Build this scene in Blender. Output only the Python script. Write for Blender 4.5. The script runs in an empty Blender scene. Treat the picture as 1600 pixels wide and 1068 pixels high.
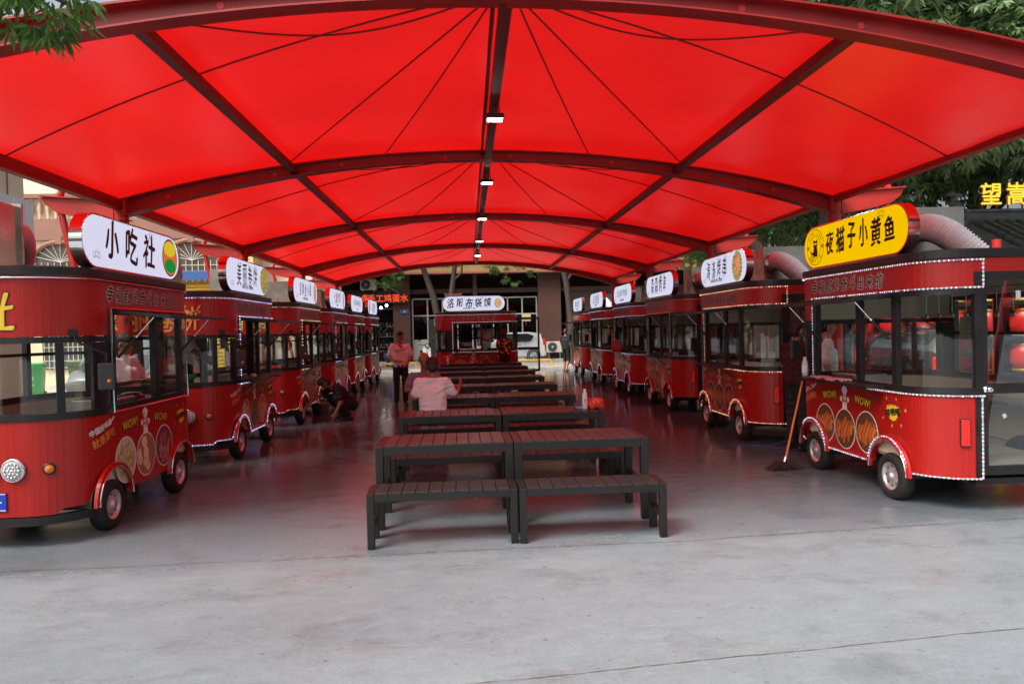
import bpy, bmesh, math, random
from mathutils import Vector, Matrix
import numpy as np
random.seed(7)
R = math.radians
S = bpy.context.scene
COL = S.collection

# ------------------------------------------------------------------ camera
cam_d = bpy.data.cameras.new('camera'); cam = bpy.data.objects.new('camera', cam_d); COL.objects.link(cam)
YAW, PITCH, ROLL, FPX, EYE = .062, .017, .023, 1094.7, 1.72
fw = Vector((math.sin(YAW)*math.cos(PITCH), math.cos(YAW)*math.cos(PITCH), -math.sin(PITCH)))
r0 = Vector((math.cos(YAW), -math.sin(YAW), 0)); u0 = r0.cross(fw)
rt = r0*math.cos(ROLL) - u0*math.sin(ROLL); up = u0*math.cos(ROLL) + r0*math.sin(ROLL)
cam.matrix_world = Matrix(((rt.x, up.x, -fw.x, 0), (rt.y, up.y, -fw.y, 0), (rt.z, up.z, -fw.z, EYE), (0, 0, 0, 1)))
cam_d.sensor_width = 36; cam_d.lens = 36*FPX/1600; cam_d.clip_end = 1000; cam_d.clip_start = .05
S.camera = cam

# ------------------------------------------------------------------ light
SUN_EL, SUN_AZ = 52, -128      # degrees; azimuth measured from +Y towards +X
w = bpy.data.worlds.new('World'); S.world = w; w.use_nodes = True
nt = w.node_tree; nt.nodes.clear()
sky = nt.nodes.new('ShaderNodeTexSky'); sky.sky_type = 'NISHITA'; sky.sun_disc = False
sky.sun_elevation = R(SUN_EL); sky.sun_rotation = R(SUN_AZ)
sky.air_density = 1.2; sky.dust_density = 10.0; sky.ozone_density = 1.0
bgn = nt.nodes.new('ShaderNodeBackground'); bgn.inputs[1].default_value = .15
hsv = nt.nodes.new('ShaderNodeHueSaturation'); hsv.inputs['Saturation'].default_value = .6
wo = nt.nodes.new('ShaderNodeOutputWorld')
nt.links.new(sky.outputs[0], hsv.inputs['Color']); nt.links.new(hsv.outputs[0], bgn.inputs[0]); nt.links.new(bgn.outputs[0], wo.inputs[0])
sd = bpy.data.lights.new('sun', 'SUN'); sd.energy = 1.5; sd.angle = R(25); sd.color = (1, .98, .95)
sun = bpy.data.objects.new('sun', sd); COL.objects.link(sun)
el, az = R(SUN_EL), R(SUN_AZ)
sun.rotation_euler = Vector((math.sin(az)*math.cos(el), math.cos(az)*math.cos(el), math.sin(el))).to_track_quat('Z', 'Y').to_euler()
S.view_settings.view_transform = 'Standard'; S.view_settings.look = 'None'
S.view_settings.exposure = 0.66; S.view_settings.gamma = 1
S.cycles.use_denoising = True
S.cycles.max_bounces = 8; S.cycles.transparent_max_bounces = 24
S.cycles.caustics_reflective = False; S.cycles.caustics_refractive = False
S.cycles.sample_clamp_indirect = 6

# ------------------------------------------------------------------ materials
MATS = {}
def mat(name, color=(.5, .5, .5), rough=.5, metal=0, emit=None, estr=1, var=0, vscale=8, bump=0, bscale=60,
        coat=0, spec=.5, alpha=None, trans=0, stretch=None):
    if name in MATS: return MATS[name]
    m = bpy.data.materials.new(name); m.use_nodes = True; MATS[name] = m
    n = m.node_tree; b = n.nodes['Principled BSDF']
    b.inputs['Base Color'].default_value = (*color, 1); b.inputs['Roughness'].default_value = rough
    b.inputs['Metallic'].default_value = metal; b.inputs['Coat Weight'].default_value = coat
    b.inputs['Specular IOR Level'].default_value = spec
    if emit: b.inputs['Emission Color'].default_value = (*emit, 1); b.inputs['Emission Strength'].default_value = estr
    if trans: b.inputs['Transmission Weight'].default_value = trans
    if var or bump:
        tc = n.nodes.new('ShaderNodeTexCoord'); src = tc.outputs['Object']
        if stretch:
            mp = n.nodes.new('ShaderNodeMapping'); mp.inputs['Scale'].default_value = stretch
            n.links.new(src, mp.inputs[0]); src = mp.outputs[0]
    if var:
        nz = n.nodes.new('ShaderNodeTexNoise'); nz.inputs['Scale'].default_value = vscale; nz.inputs['Detail'].default_value = 6
        n.links.new(src, nz.inputs['Vector'])
        rp = n.nodes.new('ShaderNodeValToRGB')
        rp.color_ramp.elements[0].position = .3; rp.color_ramp.elements[1].position = .7
        rp.color_ramp.elements[0].color = (*[c*(1-var) for c in color], 1)
        rp.color_ramp.elements[1].color = (*[min(1, c*(1+var)) for c in color], 1)
        n.links.new(nz.outputs[0], rp.inputs[0]); n.links.new(rp.outputs[0], b.inputs['Base Color'])
        mr = n.nodes.new('ShaderNodeMapRange'); mr.inputs[3].default_value = max(0, rough-.12); mr.inputs[4].default_value = min(1, rough+.12)
        n.links.new(nz.outputs[0], mr.inputs[0]); n.links.new(mr.outputs[0], b.inputs['Roughness'])
    if bump:
        nb = n.nodes.new('ShaderNodeTexNoise'); nb.inputs['Scale'].default_value = bscale; nb.inputs['Detail'].default_value = 4
        n.links.new(src, nb.inputs['Vector'])
        bp = n.nodes.new('ShaderNodeBump'); bp.inputs['Strength'].default_value = bump; bp.inputs['Distance'].default_value = .01
        n.links.new(nb.outputs[0], bp.inputs['Height']); n.links.new(bp.outputs[0], b.inputs['Normal'])
    return m

def emitter(name, color, strength, sample=False):
    if name in MATS: return MATS[name]
    m = bpy.data.materials.new(name); m.use_nodes = True; MATS[name] = m
    n = m.node_tree; n.nodes.clear()
    e = n.nodes.new('ShaderNodeEmission'); e.inputs[0].default_value = (*color, 1); e.inputs[1].default_value = strength
    o = n.nodes.new('ShaderNodeOutputMaterial'); n.links.new(e.outputs[0], o.inputs[0])
    if not sample: m.cycles.emission_sampling = 'NONE'
    return m

def glass_mat(name, tint=(.9, .95, .93), refl=1.0):
    m = bpy.data.materials.new(name); m.use_nodes = True; MATS[name] = m
    n = m.node_tree; n.nodes.clear()
    t = n.nodes.new('ShaderNodeBsdfTransparent'); t.inputs[0].default_value = (*tint, 1)
    g = n.nodes.new('ShaderNodeBsdfGlossy'); g.inputs[0].default_value = (1, 1, 1, 1); g.inputs['Roughness'].default_value = .015
    f = n.nodes.new('ShaderNodeFresnel'); f.inputs[0].default_value = 1.5
    tc = n.nodes.new('ShaderNodeTexCoord'); nz = n.nodes.new('ShaderNodeTexNoise'); nz.inputs['Scale'].default_value = 5
    bp = n.nodes.new('ShaderNodeBump'); bp.inputs['Strength'].default_value = .04; bp.inputs['Distance'].default_value = .02
    mp = n.nodes.new('ShaderNodeMapping'); mp.inputs['Scale'].default_value = (1, 1, .15)
    n.links.new(tc.outputs['Object'], mp.inputs[0]); n.links.new(mp.outputs[0], nz.inputs['Vector']); n.links.new(nz.outputs[0], bp.inputs['Height'])
    n.links.new(bp.outputs[0], g.inputs['Normal'])
    mx = n.nodes.new('ShaderNodeMixShader'); o = n.nodes.new('ShaderNodeOutputMaterial')
    ml = n.nodes.new('ShaderNodeMath'); ml.operation = 'MULTIPLY'; ml.inputs[1].default_value = refl
    ge = n.nodes.new('ShaderNodeNewGeometry'); bf = n.nodes.new('ShaderNodeMath'); bf.operation = 'SUBTRACT'; bf.inputs[0].default_value = 1
    fm = n.nodes.new('ShaderNodeMath'); fm.operation = 'MULTIPLY'
    n.links.new(ge.outputs['Backfacing'], bf.inputs[1]); n.links.new(f.outputs[0], fm.inputs[0]); n.links.new(bf.outputs[0], fm.inputs[1]); n.links.new(fm.outputs[0], ml.inputs[0]); n.links.new(ml.outputs[0], mx.inputs[0]); n.links.new(t.outputs[0], mx.inputs[1]); n.links.new(g.outputs[0], mx.inputs[2])
    n.links.new(mx.outputs[0], o.inputs[0])
    return m

def membrane_mat():
    m = bpy.data.materials.new('red membrane fabric'); m.use_nodes = True
    n = m.node_tree; n.nodes.clear()
    tc = n.nodes.new('ShaderNodeTexCoord'); nz = n.nodes.new('ShaderNodeTexNoise'); nz.inputs['Scale'].default_value = .9; nz.inputs['Detail'].default_value = 5
    n.links.new(tc.outputs['Object'], nz.inputs['Vector'])
    rp = n.nodes.new('ShaderNodeValToRGB'); rp.color_ramp.elements[0].position = .3; rp.color_ramp.elements[1].position = .75
    rp.color_ramp.elements[0].color = (.47, .003, .0025, 1); rp.color_ramp.elements[1].color = (.57, .005, .004, 1)
    n.links.new(nz.outputs[0], rp.inputs[0])
    tr = n.nodes.new('ShaderNodeBsdfTranslucent'); di = n.nodes.new('ShaderNodeBsdfDiffuse'); gl = n.nodes.new('ShaderNodeBsdfGlossy')
    gl.inputs['Roughness'].default_value = .38
    n.links.new(rp.outputs[0], tr.inputs[0]); di.inputs[0].default_value = (.42, .010, .008, 1)
    m1 = n.nodes.new('ShaderNodeMixShader'); m1.inputs[0].default_value = .28
    n.links.new(tr.outputs[0], m1.inputs[1]); n.links.new(di.outputs[0], m1.inputs[2])
    fr = n.nodes.new('ShaderNodeFresnel'); fr.inputs[0].default_value = 1.42
    ml = n.nodes.new('ShaderNodeMath'); ml.operation = 'MULTIPLY'; ml.inputs[1].default_value = .24
    nb = n.nodes.new('ShaderNodeTexNoise'); nb.inputs['Scale'].default_value = 1.3
    n.links.new(tc.outputs['Object'], nb.inputs['Vector'])
    bp = n.nodes.new('ShaderNodeBump'); bp.inputs['Strength'].default_value = .12; bp.inputs['Distance'].default_value = .12
    n.links.new(nb.outputs[0], bp.inputs['Height'])
    for s in (tr, di, gl): n.links.new(bp.outputs[0], s.inputs['Normal'])
    m2 = n.nodes.new('ShaderNodeMixShader'); o = n.nodes.new('ShaderNodeOutputMaterial')
    n.links.new(fr.outputs[0], ml.inputs[0]); n.links.new(ml.outputs[0], m2.inputs[0])
    n.links.new(m1.outputs[0], m2.inputs[1]); n.links.new(gl.outputs[0], m2.inputs[2]); n.links.new(m2.outputs[0], o.inputs[0])
    return m

def ground_mat():
    m = bpy.data.materials.new('wet painted concrete'); m.use_nodes = True
    n = m.node_tree; b = n.nodes['Principled BSDF']; L = n.links.new
    tc = n.nodes.new('ShaderNodeTexCoord')
    def noise(sc, det=6, rough=.6, scale=(1, 1, 1), dist=0):
        mp = n.nodes.new('ShaderNodeMapping'); mp.inputs['Scale'].default_value = scale; L(tc.outputs['Object'], mp.inputs[0])
        z = n.nodes.new('ShaderNodeTexNoise'); z.inputs['Scale'].default_value = sc; z.inputs['Detail'].default_value = det
        z.inputs['Roughness'].default_value = rough; z.inputs['Distortion'].default_value = dist; L(mp.outputs[0], z.inputs['Vector']); return z.outputs[0]
    def rng(s, a, b_, c, d):
        r = n.nodes.new('ShaderNodeMapRange'); r.clamp = True
        for i, v in zip((1, 2, 3, 4), (a, b_, c, d)): r.inputs[i].default_value = v
        L(s, r.inputs[0]); return r.outputs[0]
    def math_(op, a, b_):
        k = n.nodes.new('ShaderNodeMath'); k.operation = op
        for i, v in enumerate((a, b_)):
            if isinstance(v, (int, float)): k.inputs[i].default_value = v
            else: L(v, k.inputs[i])
        return k.outputs[0]
    sep = n.nodes.new('ShaderNodeSeparateXYZ'); L(tc.outputs['Object'], sep.inputs[0])
    # mopped wet zone behind the slab joint, fading out towards the back alley
    yy = math_('ADD', sep.outputs[1], math_('MULTIPLY', sep.outputs[0], -.06))
    wz = rng(math_('ADD', yy, rng(noise(1.1, 9, .7), .3, .7, -.30, .30)), 5.28, 5.56, 0, 1)
    wz2 = math_('MULTIPLY', wz, rng(sep.outputs[1], 27, 31, 1, .25))
    wz2 = math_('MULTIPLY', wz2, rng(sep.outputs[1], 5.2, 10.5, .38, 1))
    puddle = rng(noise(.75, 7, .62, (1, 1.7, 1), .4), .42, .60, .62, 1)
    wet = math_('MULTIPLY', wz2, puddle)
    wetf = math_('MAXIMUM', wet, math_('MULTIPLY', rng(noise(1.1, 6, .6, (1, 2.2, 1)), .50, .66, 0, .42), 1))
    big = noise(.55, 8, .65); mid = noise(4.5, 8, .7, (1, 1.6, 1)); fine = noise(140, 3, .7)
    cr = n.nodes.new('ShaderNodeValToRGB'); cr.color_ramp.elements[0].position = .3; cr.color_ramp.elements[1].position = .72
    cr.color_ramp.elements[0].color = (.165, .205, .225, 1); cr.color_ramp.elements[1].color = (.25, .30, .325, 1)
    L(math_('ADD', math_('MULTIPLY', big, .55), math_('MULTIPLY', mid, .45)), cr.inputs[0])
    fm = n.nodes.new('ShaderNodeMixRGB'); fm.blend_type = 'MULTIPLY'; fm.inputs[0].default_value = 1
    g = n.nodes.new('ShaderNodeCombineColor')
    fv = math_('MULTIPLY', rng(fine, .32, .68, .82, 1.12), rng(noise(38, 4, .7), .3, .62, .86, 1.04))
    for i in range(3): L(fv, g.inputs[i])
    L(cr.outputs[0], fm.inputs[1]); L(g.outputs[0], fm.inputs[2])
    stain = math_('MULTIPLY', rng(noise(1.6, 9, .68, (1, 1.5, 1), .6), .53, .68, 1, .76), rng(noise(7, 6, .75, (.35, 1.6, 1)), .56, .72, 1, 1.16))
    stain = math_('MULTIPLY', stain, rng(noise(17, 3, .5), .66, .72, 1, .62))
    g2 = n.nodes.new('ShaderNodeCombineColor'); f2 = n.nodes.new('ShaderNodeMixRGB'); f2.blend_type = 'MULTIPLY'; f2.inputs[0].default_value = 1
    for i in range(3): L(stain, g2.inputs[i])
    L(fm.outputs[0], f2.inputs[1]); L(g2.outputs[0], f2.inputs[2]); fm = f2
    wm = n.nodes.new('ShaderNodeMixRGB'); wm.inputs[2].default_value = (.068, .090, .118, 1)
    L(math_('MULTIPLY', wz2, rng(mid, .3, .7, .5, .85)), wm.inputs[0]); L(fm.outputs[0], wm.inputs[1])
    L(wm.outputs[0], b.inputs['Base Color'])
    L(rng(wetf, 0, .58, .46, .05), b.inputs['Roughness'])
    L(rng(wetf, 0, 1, .35, .62), b.inputs['Specular IOR Level'])
    hb = math_('ADD', math_('MULTIPLY', fine, rng(wetf, 0, 1, 1, .05)), math_('MULTIPLY', noise(2.2, 4, .5, (1, 2, 1)), 3.2))
    bp = n.nodes.new('ShaderNodeBump'); bp.inputs['Strength'].default_value = .30; bp.inputs['Distance'].default_value = .006
    L(hb, bp.inputs['Height']); L(bp.outputs[0], b.inputs['Normal'])
    return m

def panel_mat():
    m = bpy.data.materials.new('ribbed red sheet metal'); m.use_nodes = True
    n = m.node_tree; b = n.nodes['Principled BSDF']; L = n.links.new
    uv = n.nodes.new('ShaderNodeUVMap'); uv.uv_map = 'UVMap'
    sp = n.nodes.new('ShaderNodeSeparateXYZ'); L(uv.outputs[0], sp.inputs[0])
    k = n.nodes.new('ShaderNodeMath'); k.operation = 'MULTIPLY'; k.inputs[1].default_value = 2*math.pi/.052; L(sp.outputs[0], k.inputs[0])
    si = n.nodes.new('ShaderNodeMath'); si.operation = 'SINE'; L(k.outputs[0], si.inputs[0])
    po = n.nodes.new('ShaderNodeMapRange'); po.inputs[1].default_value = .55; po.inputs[2].default_value = 1; L(si.outputs[0], po.inputs[0])
    bp = n.nodes.new('ShaderNodeBump'); bp.inputs['Strength'].default_value = .22; bp.inputs['Distance'].default_value = .003
    L(po.outputs[0], bp.inputs['Height'])
    tc = n.nodes.new('ShaderNodeTexCoord'); mp = n.nodes.new('ShaderNodeMapping'); mp.inputs['Scale'].default_value = (3, 3, .7)
    L(tc.outputs['Object'], mp.inputs[0])
    nz = n.nodes.new('ShaderNodeTexNoise'); nz.inputs['Scale'].default_value = 3; nz.inputs['Detail'].default_value = 6; L(mp.outputs[0], nz.inputs['Vector'])
    rp = n.nodes.new('ShaderNodeValToRGB'); rp.color_ramp.elements[0].position = .3; rp.color_ramp.elements[1].position = .75
    rp.color_ramp.elements[0].color = (.355, .010, .007, 1); rp.color_ramp.elements[1].color = (.40, .012, .009, 1)
    L(nz.outputs[0], rp.inputs[0]); L(rp.outputs[0], b.inputs['Base Color'])
    mr = n.nodes.new('ShaderNodeMapRange'); mr.inputs[3].default_value = .26; mr.inputs[4].default_value = .36; L(nz.outputs[0], mr.inputs[0]); L(mr.outputs[0], b.inputs['Roughness'])
    L(bp.outputs[0], b.inputs['Normal'])
    return m

def food_mat(name, cols, scale=14, stretch=(1, 1, 1), rot=0, lit=0):
    m = bpy.data.materials.new(name); m.use_nodes = True; n = m.node_tree; b = n.nodes['Principled BSDF']; L = n.links.new
    uv = n.nodes.new('ShaderNodeUVMap'); uv.uv_map = 'UVMap'
    mp = n.nodes.new('ShaderNodeMapping'); mp.inputs['Scale'].default_value = [q*13 for q in stretch]; mp.inputs['Rotation'].default_value = (0, 0, rot); L(uv.outputs[0], mp.inputs[0])
    nz = n.nodes.new('ShaderNodeTexNoise'); nz.inputs['Scale'].default_value = scale*.6; nz.inputs['Detail'].default_value = 3; nz.inputs['Distortion'].default_value = .8
    L(mp.outputs[0], nz.inputs['Vector'])
    vo = n.nodes.new('ShaderNodeTexVoronoi'); vo.inputs['Scale'].default_value = scale
    L(mp.outputs[0], vo.inputs['Vector'])
    ad = n.nodes.new('ShaderNodeMath'); ad.operation = 'MULTIPLY_ADD'; ad.inputs[1].default_value = .55; L(vo.outputs['Distance'], ad.inputs[0]); L(nz.outputs[0], ad.inputs[2])
    rp = n.nodes.new('ShaderNodeValToRGB'); el = rp.color_ramp.elements
    for i, c in enumerate(cols):
        p = .35 + .6*i/(len(cols)-1)
        e = el[i] if i < 2 else el.new(p)
        e.position = p; e.color = (*c, 1)
    L(ad.outputs[0], rp.inputs[0]); L(rp.outputs[0], b.inputs['Base Color']); b.inputs['Roughness'].default_value = .35
    if lit: L(rp.outputs[0], b.inputs['Emission Color']); b.inputs['Emission Strength'].default_value = lit; m.cycles.emission_sampling = 'NONE'
    return m

def leaf_mat(name, dark, light):
    m = bpy.data.materials.new(name); m.use_nodes = True; n = m.node_tree; n.nodes.clear(); L = n.links.new
    ge = n.nodes.new('ShaderNodeNewGeometry')
    rp = n.nodes.new('ShaderNodeValToRGB'); rp.color_ramp.elements[0].color = (*dark, 1); rp.color_ramp.elements[1].color = (*light, 1)
    L(ge.outputs['Random Per Island'], rp.inputs[0])
    p = n.nodes.new('ShaderNodeBsdfPrincipled'); p.inputs['Roughness'].default_value = .42; L(rp.outputs[0], p.inputs['Base Color'])
    t = n.nodes.new('ShaderNodeBsdfTranslucent'); L(rp.outputs[0], t.inputs[0])
    mx = n.nodes.new('ShaderNodeMixShader'); mx.inputs[0].default_value = .3; o = n.nodes.new('ShaderNodeOutputMaterial')
    L(p.outputs[0], mx.inputs[1]); L(t.outputs[0], mx.inputs[2]); L(mx.outputs[0], o.inputs[0])
    return m

GROUND = ground_mat(); MEMB = membrane_mat(); RED = panel_mat()
GLASS = glass_mat('window glass', (.95, .97, .96), 1.2)
DGLASS = glass_mat('dark window glass', (.25, .28, .28), 1.2)
BLK = mat('black powder coat', (.012, .012, .013), .35, var=.3, vscale=5)
RUB = mat('tyre rubber', (.014, .013, .012), .75, bump=.4, bscale=90)
RIM = mat('silver wheel rim', (.62, .62, .64), .35, .7, var=.15, vscale=20)
CHR = mat('polished chrome', (.75, .76, .78), .12, 1)
STL = mat('stainless sheet', (.60, .55, .50), .24, 1, var=.12, vscale=4, bump=.15, bscale=3)
GALV = mat('galvanised duct sheet', (.50, .46, .41), .42, .55, var=.15, vscale=6, bump=.12, bscale=4)
HOSE = mat('white corrugated hose', (.90, .90, .91), .45)
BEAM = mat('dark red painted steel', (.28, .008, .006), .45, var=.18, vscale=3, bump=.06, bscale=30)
PURL = mat('dark maroon purlin steel', (.11, .006, .005), .5, var=.15, vscale=3)  # purlins and ridge coloured darker than the arch beams
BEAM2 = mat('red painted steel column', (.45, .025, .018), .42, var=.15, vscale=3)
SEAM = mat('welded membrane seam', (.10, .006, .006), .6)
BEIGE = mat('beige interior lining', (.72, .64, .48), .5, var=.06)
WHITE = mat('white print', (.78, .76, .76), .4)
INK = mat('black print', (.008, .008, .008), .4)
ORG = mat('orange print', (.75, .27, .05), .45)
YEL = mat('yellow print', (.80, .55, .04), .4)
SLAT = mat('dark composite slat', (.026, .021, .021), .34, var=.25, vscale=14, bump=.1, bscale=60, stretch=(6, 1, 1))
FRAME = mat('charcoal furniture frame', (.0095, .0085, .008), .42, var=.2, vscale=9)
LENS = mat('headlight lens', (.75, .76, .78), .12, .3, bump=.6, bscale=70)
AMB = mat('amber lens', (.75, .20, .01), .2)
TAIL = mat('red tail lens', (.85, .02, .015), .25, bump=.5, bscale=60)
BLUE = mat('blue plate', (.01, .05, .45), .4)
STEEL = mat('brushed steel', (.55, .55, .55), .3, 1)
CARW = mat('white car paint', (.74, .74, .76), .18, coat=1)
SKIN = mat('skin', (.42, .21, .13), .5, var=.08, vscale=12)
SKIN2 = mat('tanned skin', (.30, .14, .085), .5, var=.08, vscale=12)
HAIR = mat('black hair', (.012, .010, .009), .55, bump=.5, bscale=120)
SIGNW = emitter('lit white sign face', (.80, .79, 1.0), .54, True)
SIGNY = emitter('lit yellow sign face', (1.0, .58, .0), .58, True)
LAMP = emitter('lamp glass', (1, 1, 1), 30, True)
CLEAR = mat('clear led sleeve', (.38, .37, .38), .25)

# ------------------------------------------------------------------ mesh helpers
class MB:
    def __init__(s): s.v = []; s.f = []; s.m = []; s.uv = {}; s.sm = []
    def add(s, vs, fs, mi=0, smooth=False):
        o = len(s.v); s.v += [tuple(p) for p in vs]
        for f in fs: s.f.append([i+o for i in f]); s.m.append(mi); s.sm.append(smooth)
        return s
    def box(s, c, d, mi=0, rz=0, M=None):
        x, y, z = [k/2 for k in d]
        P = [Vector((a*x, b*y, e*z)) for e in (-1, 1) for b in (-1, 1) for a in (-1, 1)]
        T = Matrix.Translation(c) @ (M if M else Matrix.Rotation(rz, 4, 'Z'))
        return s.add([T @ p for p in P], [(0, 2, 3, 1), (4, 5, 7, 6), (0, 1, 5, 4), (2, 6, 7, 3), (0, 4, 6, 2), (1, 3, 7, 5)], mi)
    def rbox(s, c, d, r=.01, mi=0, M=None):       # box with chamfered edges
        bm = bmesh.new(); bmesh.ops.create_cube(bm, size=1)
        for v in bm.verts: v.co = Vector((v.co.x*d[0], v.co.y*d[1], v.co.z*d[2]))
        bmesh.ops.bevel(bm, geom=bm.edges[:], offset=r, segments=2, affect='EDGES', profile=.5)
        T = Matrix.Translation(c) @ (M if M else Matrix())
        bm.verts.index_update()
        s.add([T @ v.co for v in bm.verts], [[v.index for v in f.verts] for f in bm.faces], mi); bm.free(); return s
    def tube(s, path, r, n=8, mi=0, cap=True, square=False, smooth=True, closed=False):
        path = [Vector(p) for p in path]; N = len(path)
        rr = r if isinstance(r, (list, tuple)) else [r]*N
        rings = []; ref = None
        for i, p in enumerate(path):
            if closed: t = path[(i+1) % N]-path[i-1]
            else: t = path[min(i+1, N-1)]-path[max(i-1, 0)]
            t.normalize()
            if ref is None:
                ref = Vector((0, 0, 1)) if abs(t.z) < .9 else Vector((1, 0, 0))
            a = t.cross(ref).normalized(); b = a.cross(t).normalized(); ref = b
            k = 4 if square else n; off = math.pi/4 if square else 0; q = rr[i]*(1.4142 if square else 1)
            rings.append([p+a*math.cos(off+2*math.pi*j/k)*q+b*math.sin(off+2*math.pi*j/k)*q for j in range(k)])
        k = len(rings[0]); vs = [p for g in rings for p in g]; fs = []
        for i in range(N if closed else N-1):
            i2 = (i+1) % N
            for j in range(k): fs.append((i*k+j, i*k+(j+1) % k, i2*k+(j+1) % k, i2*k+j))
        s.add(vs, fs, mi, smooth and not square)
        if cap and not closed: s.add(rings[0], [tuple(range(k))[::-1]], mi); s.add(rings[-1], [tuple(range(k))], mi)
        return s
    def cyl(s, p0, p1, r0, r1=None, n=16, mi=0, smooth=True): return s.tube([p0, p1], [r0, r1 if r1 is not None else r0], n, mi, smooth=smooth)
    def lathe(s, c, prof, n=20, mi=0, M=None, smooth=True):   # profile (r, h) about local z
        T = Matrix.Translation(c) @ (M if M else Matrix())
        vs = [T @ Vector((r*math.cos(2*math.pi*j/n), r*math.sin(2*math.pi*j/n), h)) for r, h in prof for j in range(n)]
        fs = [(i*n+j, i*n+(j+1) % n, (i+1)*n+(j+1) % n, (i+1)*n+j) for i in range(len(prof)-1) for j in range(n)]
        return s.add(vs, fs, mi, smooth)
    def ball(s, c, r, mi=0, seg=12, sc=(1, 1, 1)):
        prof = [(max(1e-4, r*math.sin(math.pi*i/(seg//2+2))), -r*math.cos(math.pi*i/(seg//2+2))) for i in range(seg//2+3)]
        return s.lathe(c, prof, seg, mi, Matrix.Diagonal((*sc, 1)))
    def prism(s, poly, axis, a, b, mi=0):         # extrude a 2D polygon along x / y / z between a and b
        def P(u, v, t): return {'x': (t, u, v), 'y': (u, t, v), 'z': (u, v, t)}[axis]
        n = len(poly)
        s.add([P(u, v, a) for u, v in poly]+[P(u, v, b) for u, v in poly],
              [tuple(range(n)), tuple(range(n, 2*n))[::-1]]+[(i, i+n, (i+1) % n+n, (i+1) % n) for i in range(n)], mi)
        return s
    def build(s, name, mats, parent=None, fix=True, uv=None):
        me = bpy.data.meshes.new(name); me.from_pydata([tuple(p) for p in s.v], [], s.f)
        for m_ in (mats if isinstance(mats, (list, tuple)) else [mats]): me.materials.append(m_)
        me.polygons.foreach_set('material_index', s.m); me.polygons.foreach_set('use_smooth', s.sm)
        if uv:
            ul = me.uv_layers.new(name='UVMap')
            for lp in me.loops: ul.data[lp.index].uv = uv[lp.vertex_index]
        if fix:
            bm = bmesh.new(); bm.from_mesh(me); bmesh.ops.recalc_face_normals(bm, faces=bm.faces[:]); bm.to_mesh(me); bm.free()
        me.update()
        o = bpy.data.objects.new(name, me); COL.objects.link(o)
        if parent: o.parent = parent
        return o

def tag(o, label, cat, group=None, kind=None):
    o['label'] = label; o['category'] = cat
    if group: o['group'] = group
    if kind: o['kind'] = kind
    return o
def struct(o): o['kind'] = 'structure'; return o
def thing(name, label, cat, loc=(0, 0, 0), rz=0, group=None):
    o = bpy.data.objects.new(name, None); COL.objects.link(o); o.empty_display_size = .2
    o.location = loc; o.rotation_euler = (0, 0, rz); return tag(o, label, cat, group)
KIDS = {}
def copy_tree(o, parent=None):
    c = o.copy(); COL.objects.link(c)
    if parent: c.parent = parent
    for ch in [k for k in ALL() if k.parent == o]: copy_tree(ch, c)
    return c
def ALL(): return list(COL.objects)

# text as triangles in a plane: returns verts (u, v) centred, faces
TXT = {}
def text2d(body, size, bold=0.0, shear=0.0, sx=1.0, spacing=1.0):
    key = (body, size, bold, shear, sx, spacing)
    if key in TXT: return TXT[key]
    c = bpy.data.curves.new('lettering', 'FONT'); c.body = body; c.size = size; c.offset = bold; c.shear = shear; c.space_character = spacing
    c.align_x = 'CENTER'; c.align_y = 'CENTER'; c.resolution_u = 2
    o = bpy.data.objects.new('lettering', c); COL.objects.link(o)
    dg = bpy.context.evaluated_depsgraph_get(); dg.update()
    me = bpy.data.meshes.new_from_object(o.evaluated_get(dg))
    bm = bmesh.new(); bm.from_mesh(me); bmesh.ops.triangulate(bm, faces=bm.faces[:]); bm.verts.index_update()
    vs = [(v.co.x*sx, v.co.y) for v in bm.verts]; fs = [[v.index for v in f.verts] for f in bm.faces]
    bm.free(); bpy.data.objects.remove(o); bpy.data.curves.remove(c); bpy.data.meshes.remove(me)
    if vs:
        cx = (max(p[0] for p in vs)+min(p[0] for p in vs))/2; cy = (max(p[1] for p in vs)+min(p[1] for p in vs))/2
        vs = [(x-cx, y-cy) for x, y in vs]
    TXT[key] = (vs, fs); return TXT[key]
def put_text(mb, body, size, fn, mi=0, rot=0, bold=0.0, **kw):
    """flat lettering; bold = extra stroke width, made by a few copies each a hair further out"""
    vs, fs = text2d(body, size, **kw); ca, sa = math.cos(rot), math.sin(rot)
    if bold <= 0: mb.add([fn(u*ca-v*sa, u*sa+v*ca) for u, v in vs], fs, mi); return
    for k_, (du, dv) in enumerate(((bold, 0), (-bold, 0), (0, bold), (0, -bold))):
        T = surf_push(fn, .0003*k_); mb.add([T(u*ca-v*sa+du, u*sa+v*ca+dv) for u, v in vs], fs, mi)
def surf_push(fn, w):
    o, a, b = Vector(fn(0, 0)), Vector(fn(.002, 0)), Vector(fn(0, .002)); n = (a-o).cross(b-o).normalized()
    return lambda u, v: Vector(fn(u, v))+n*w
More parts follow.
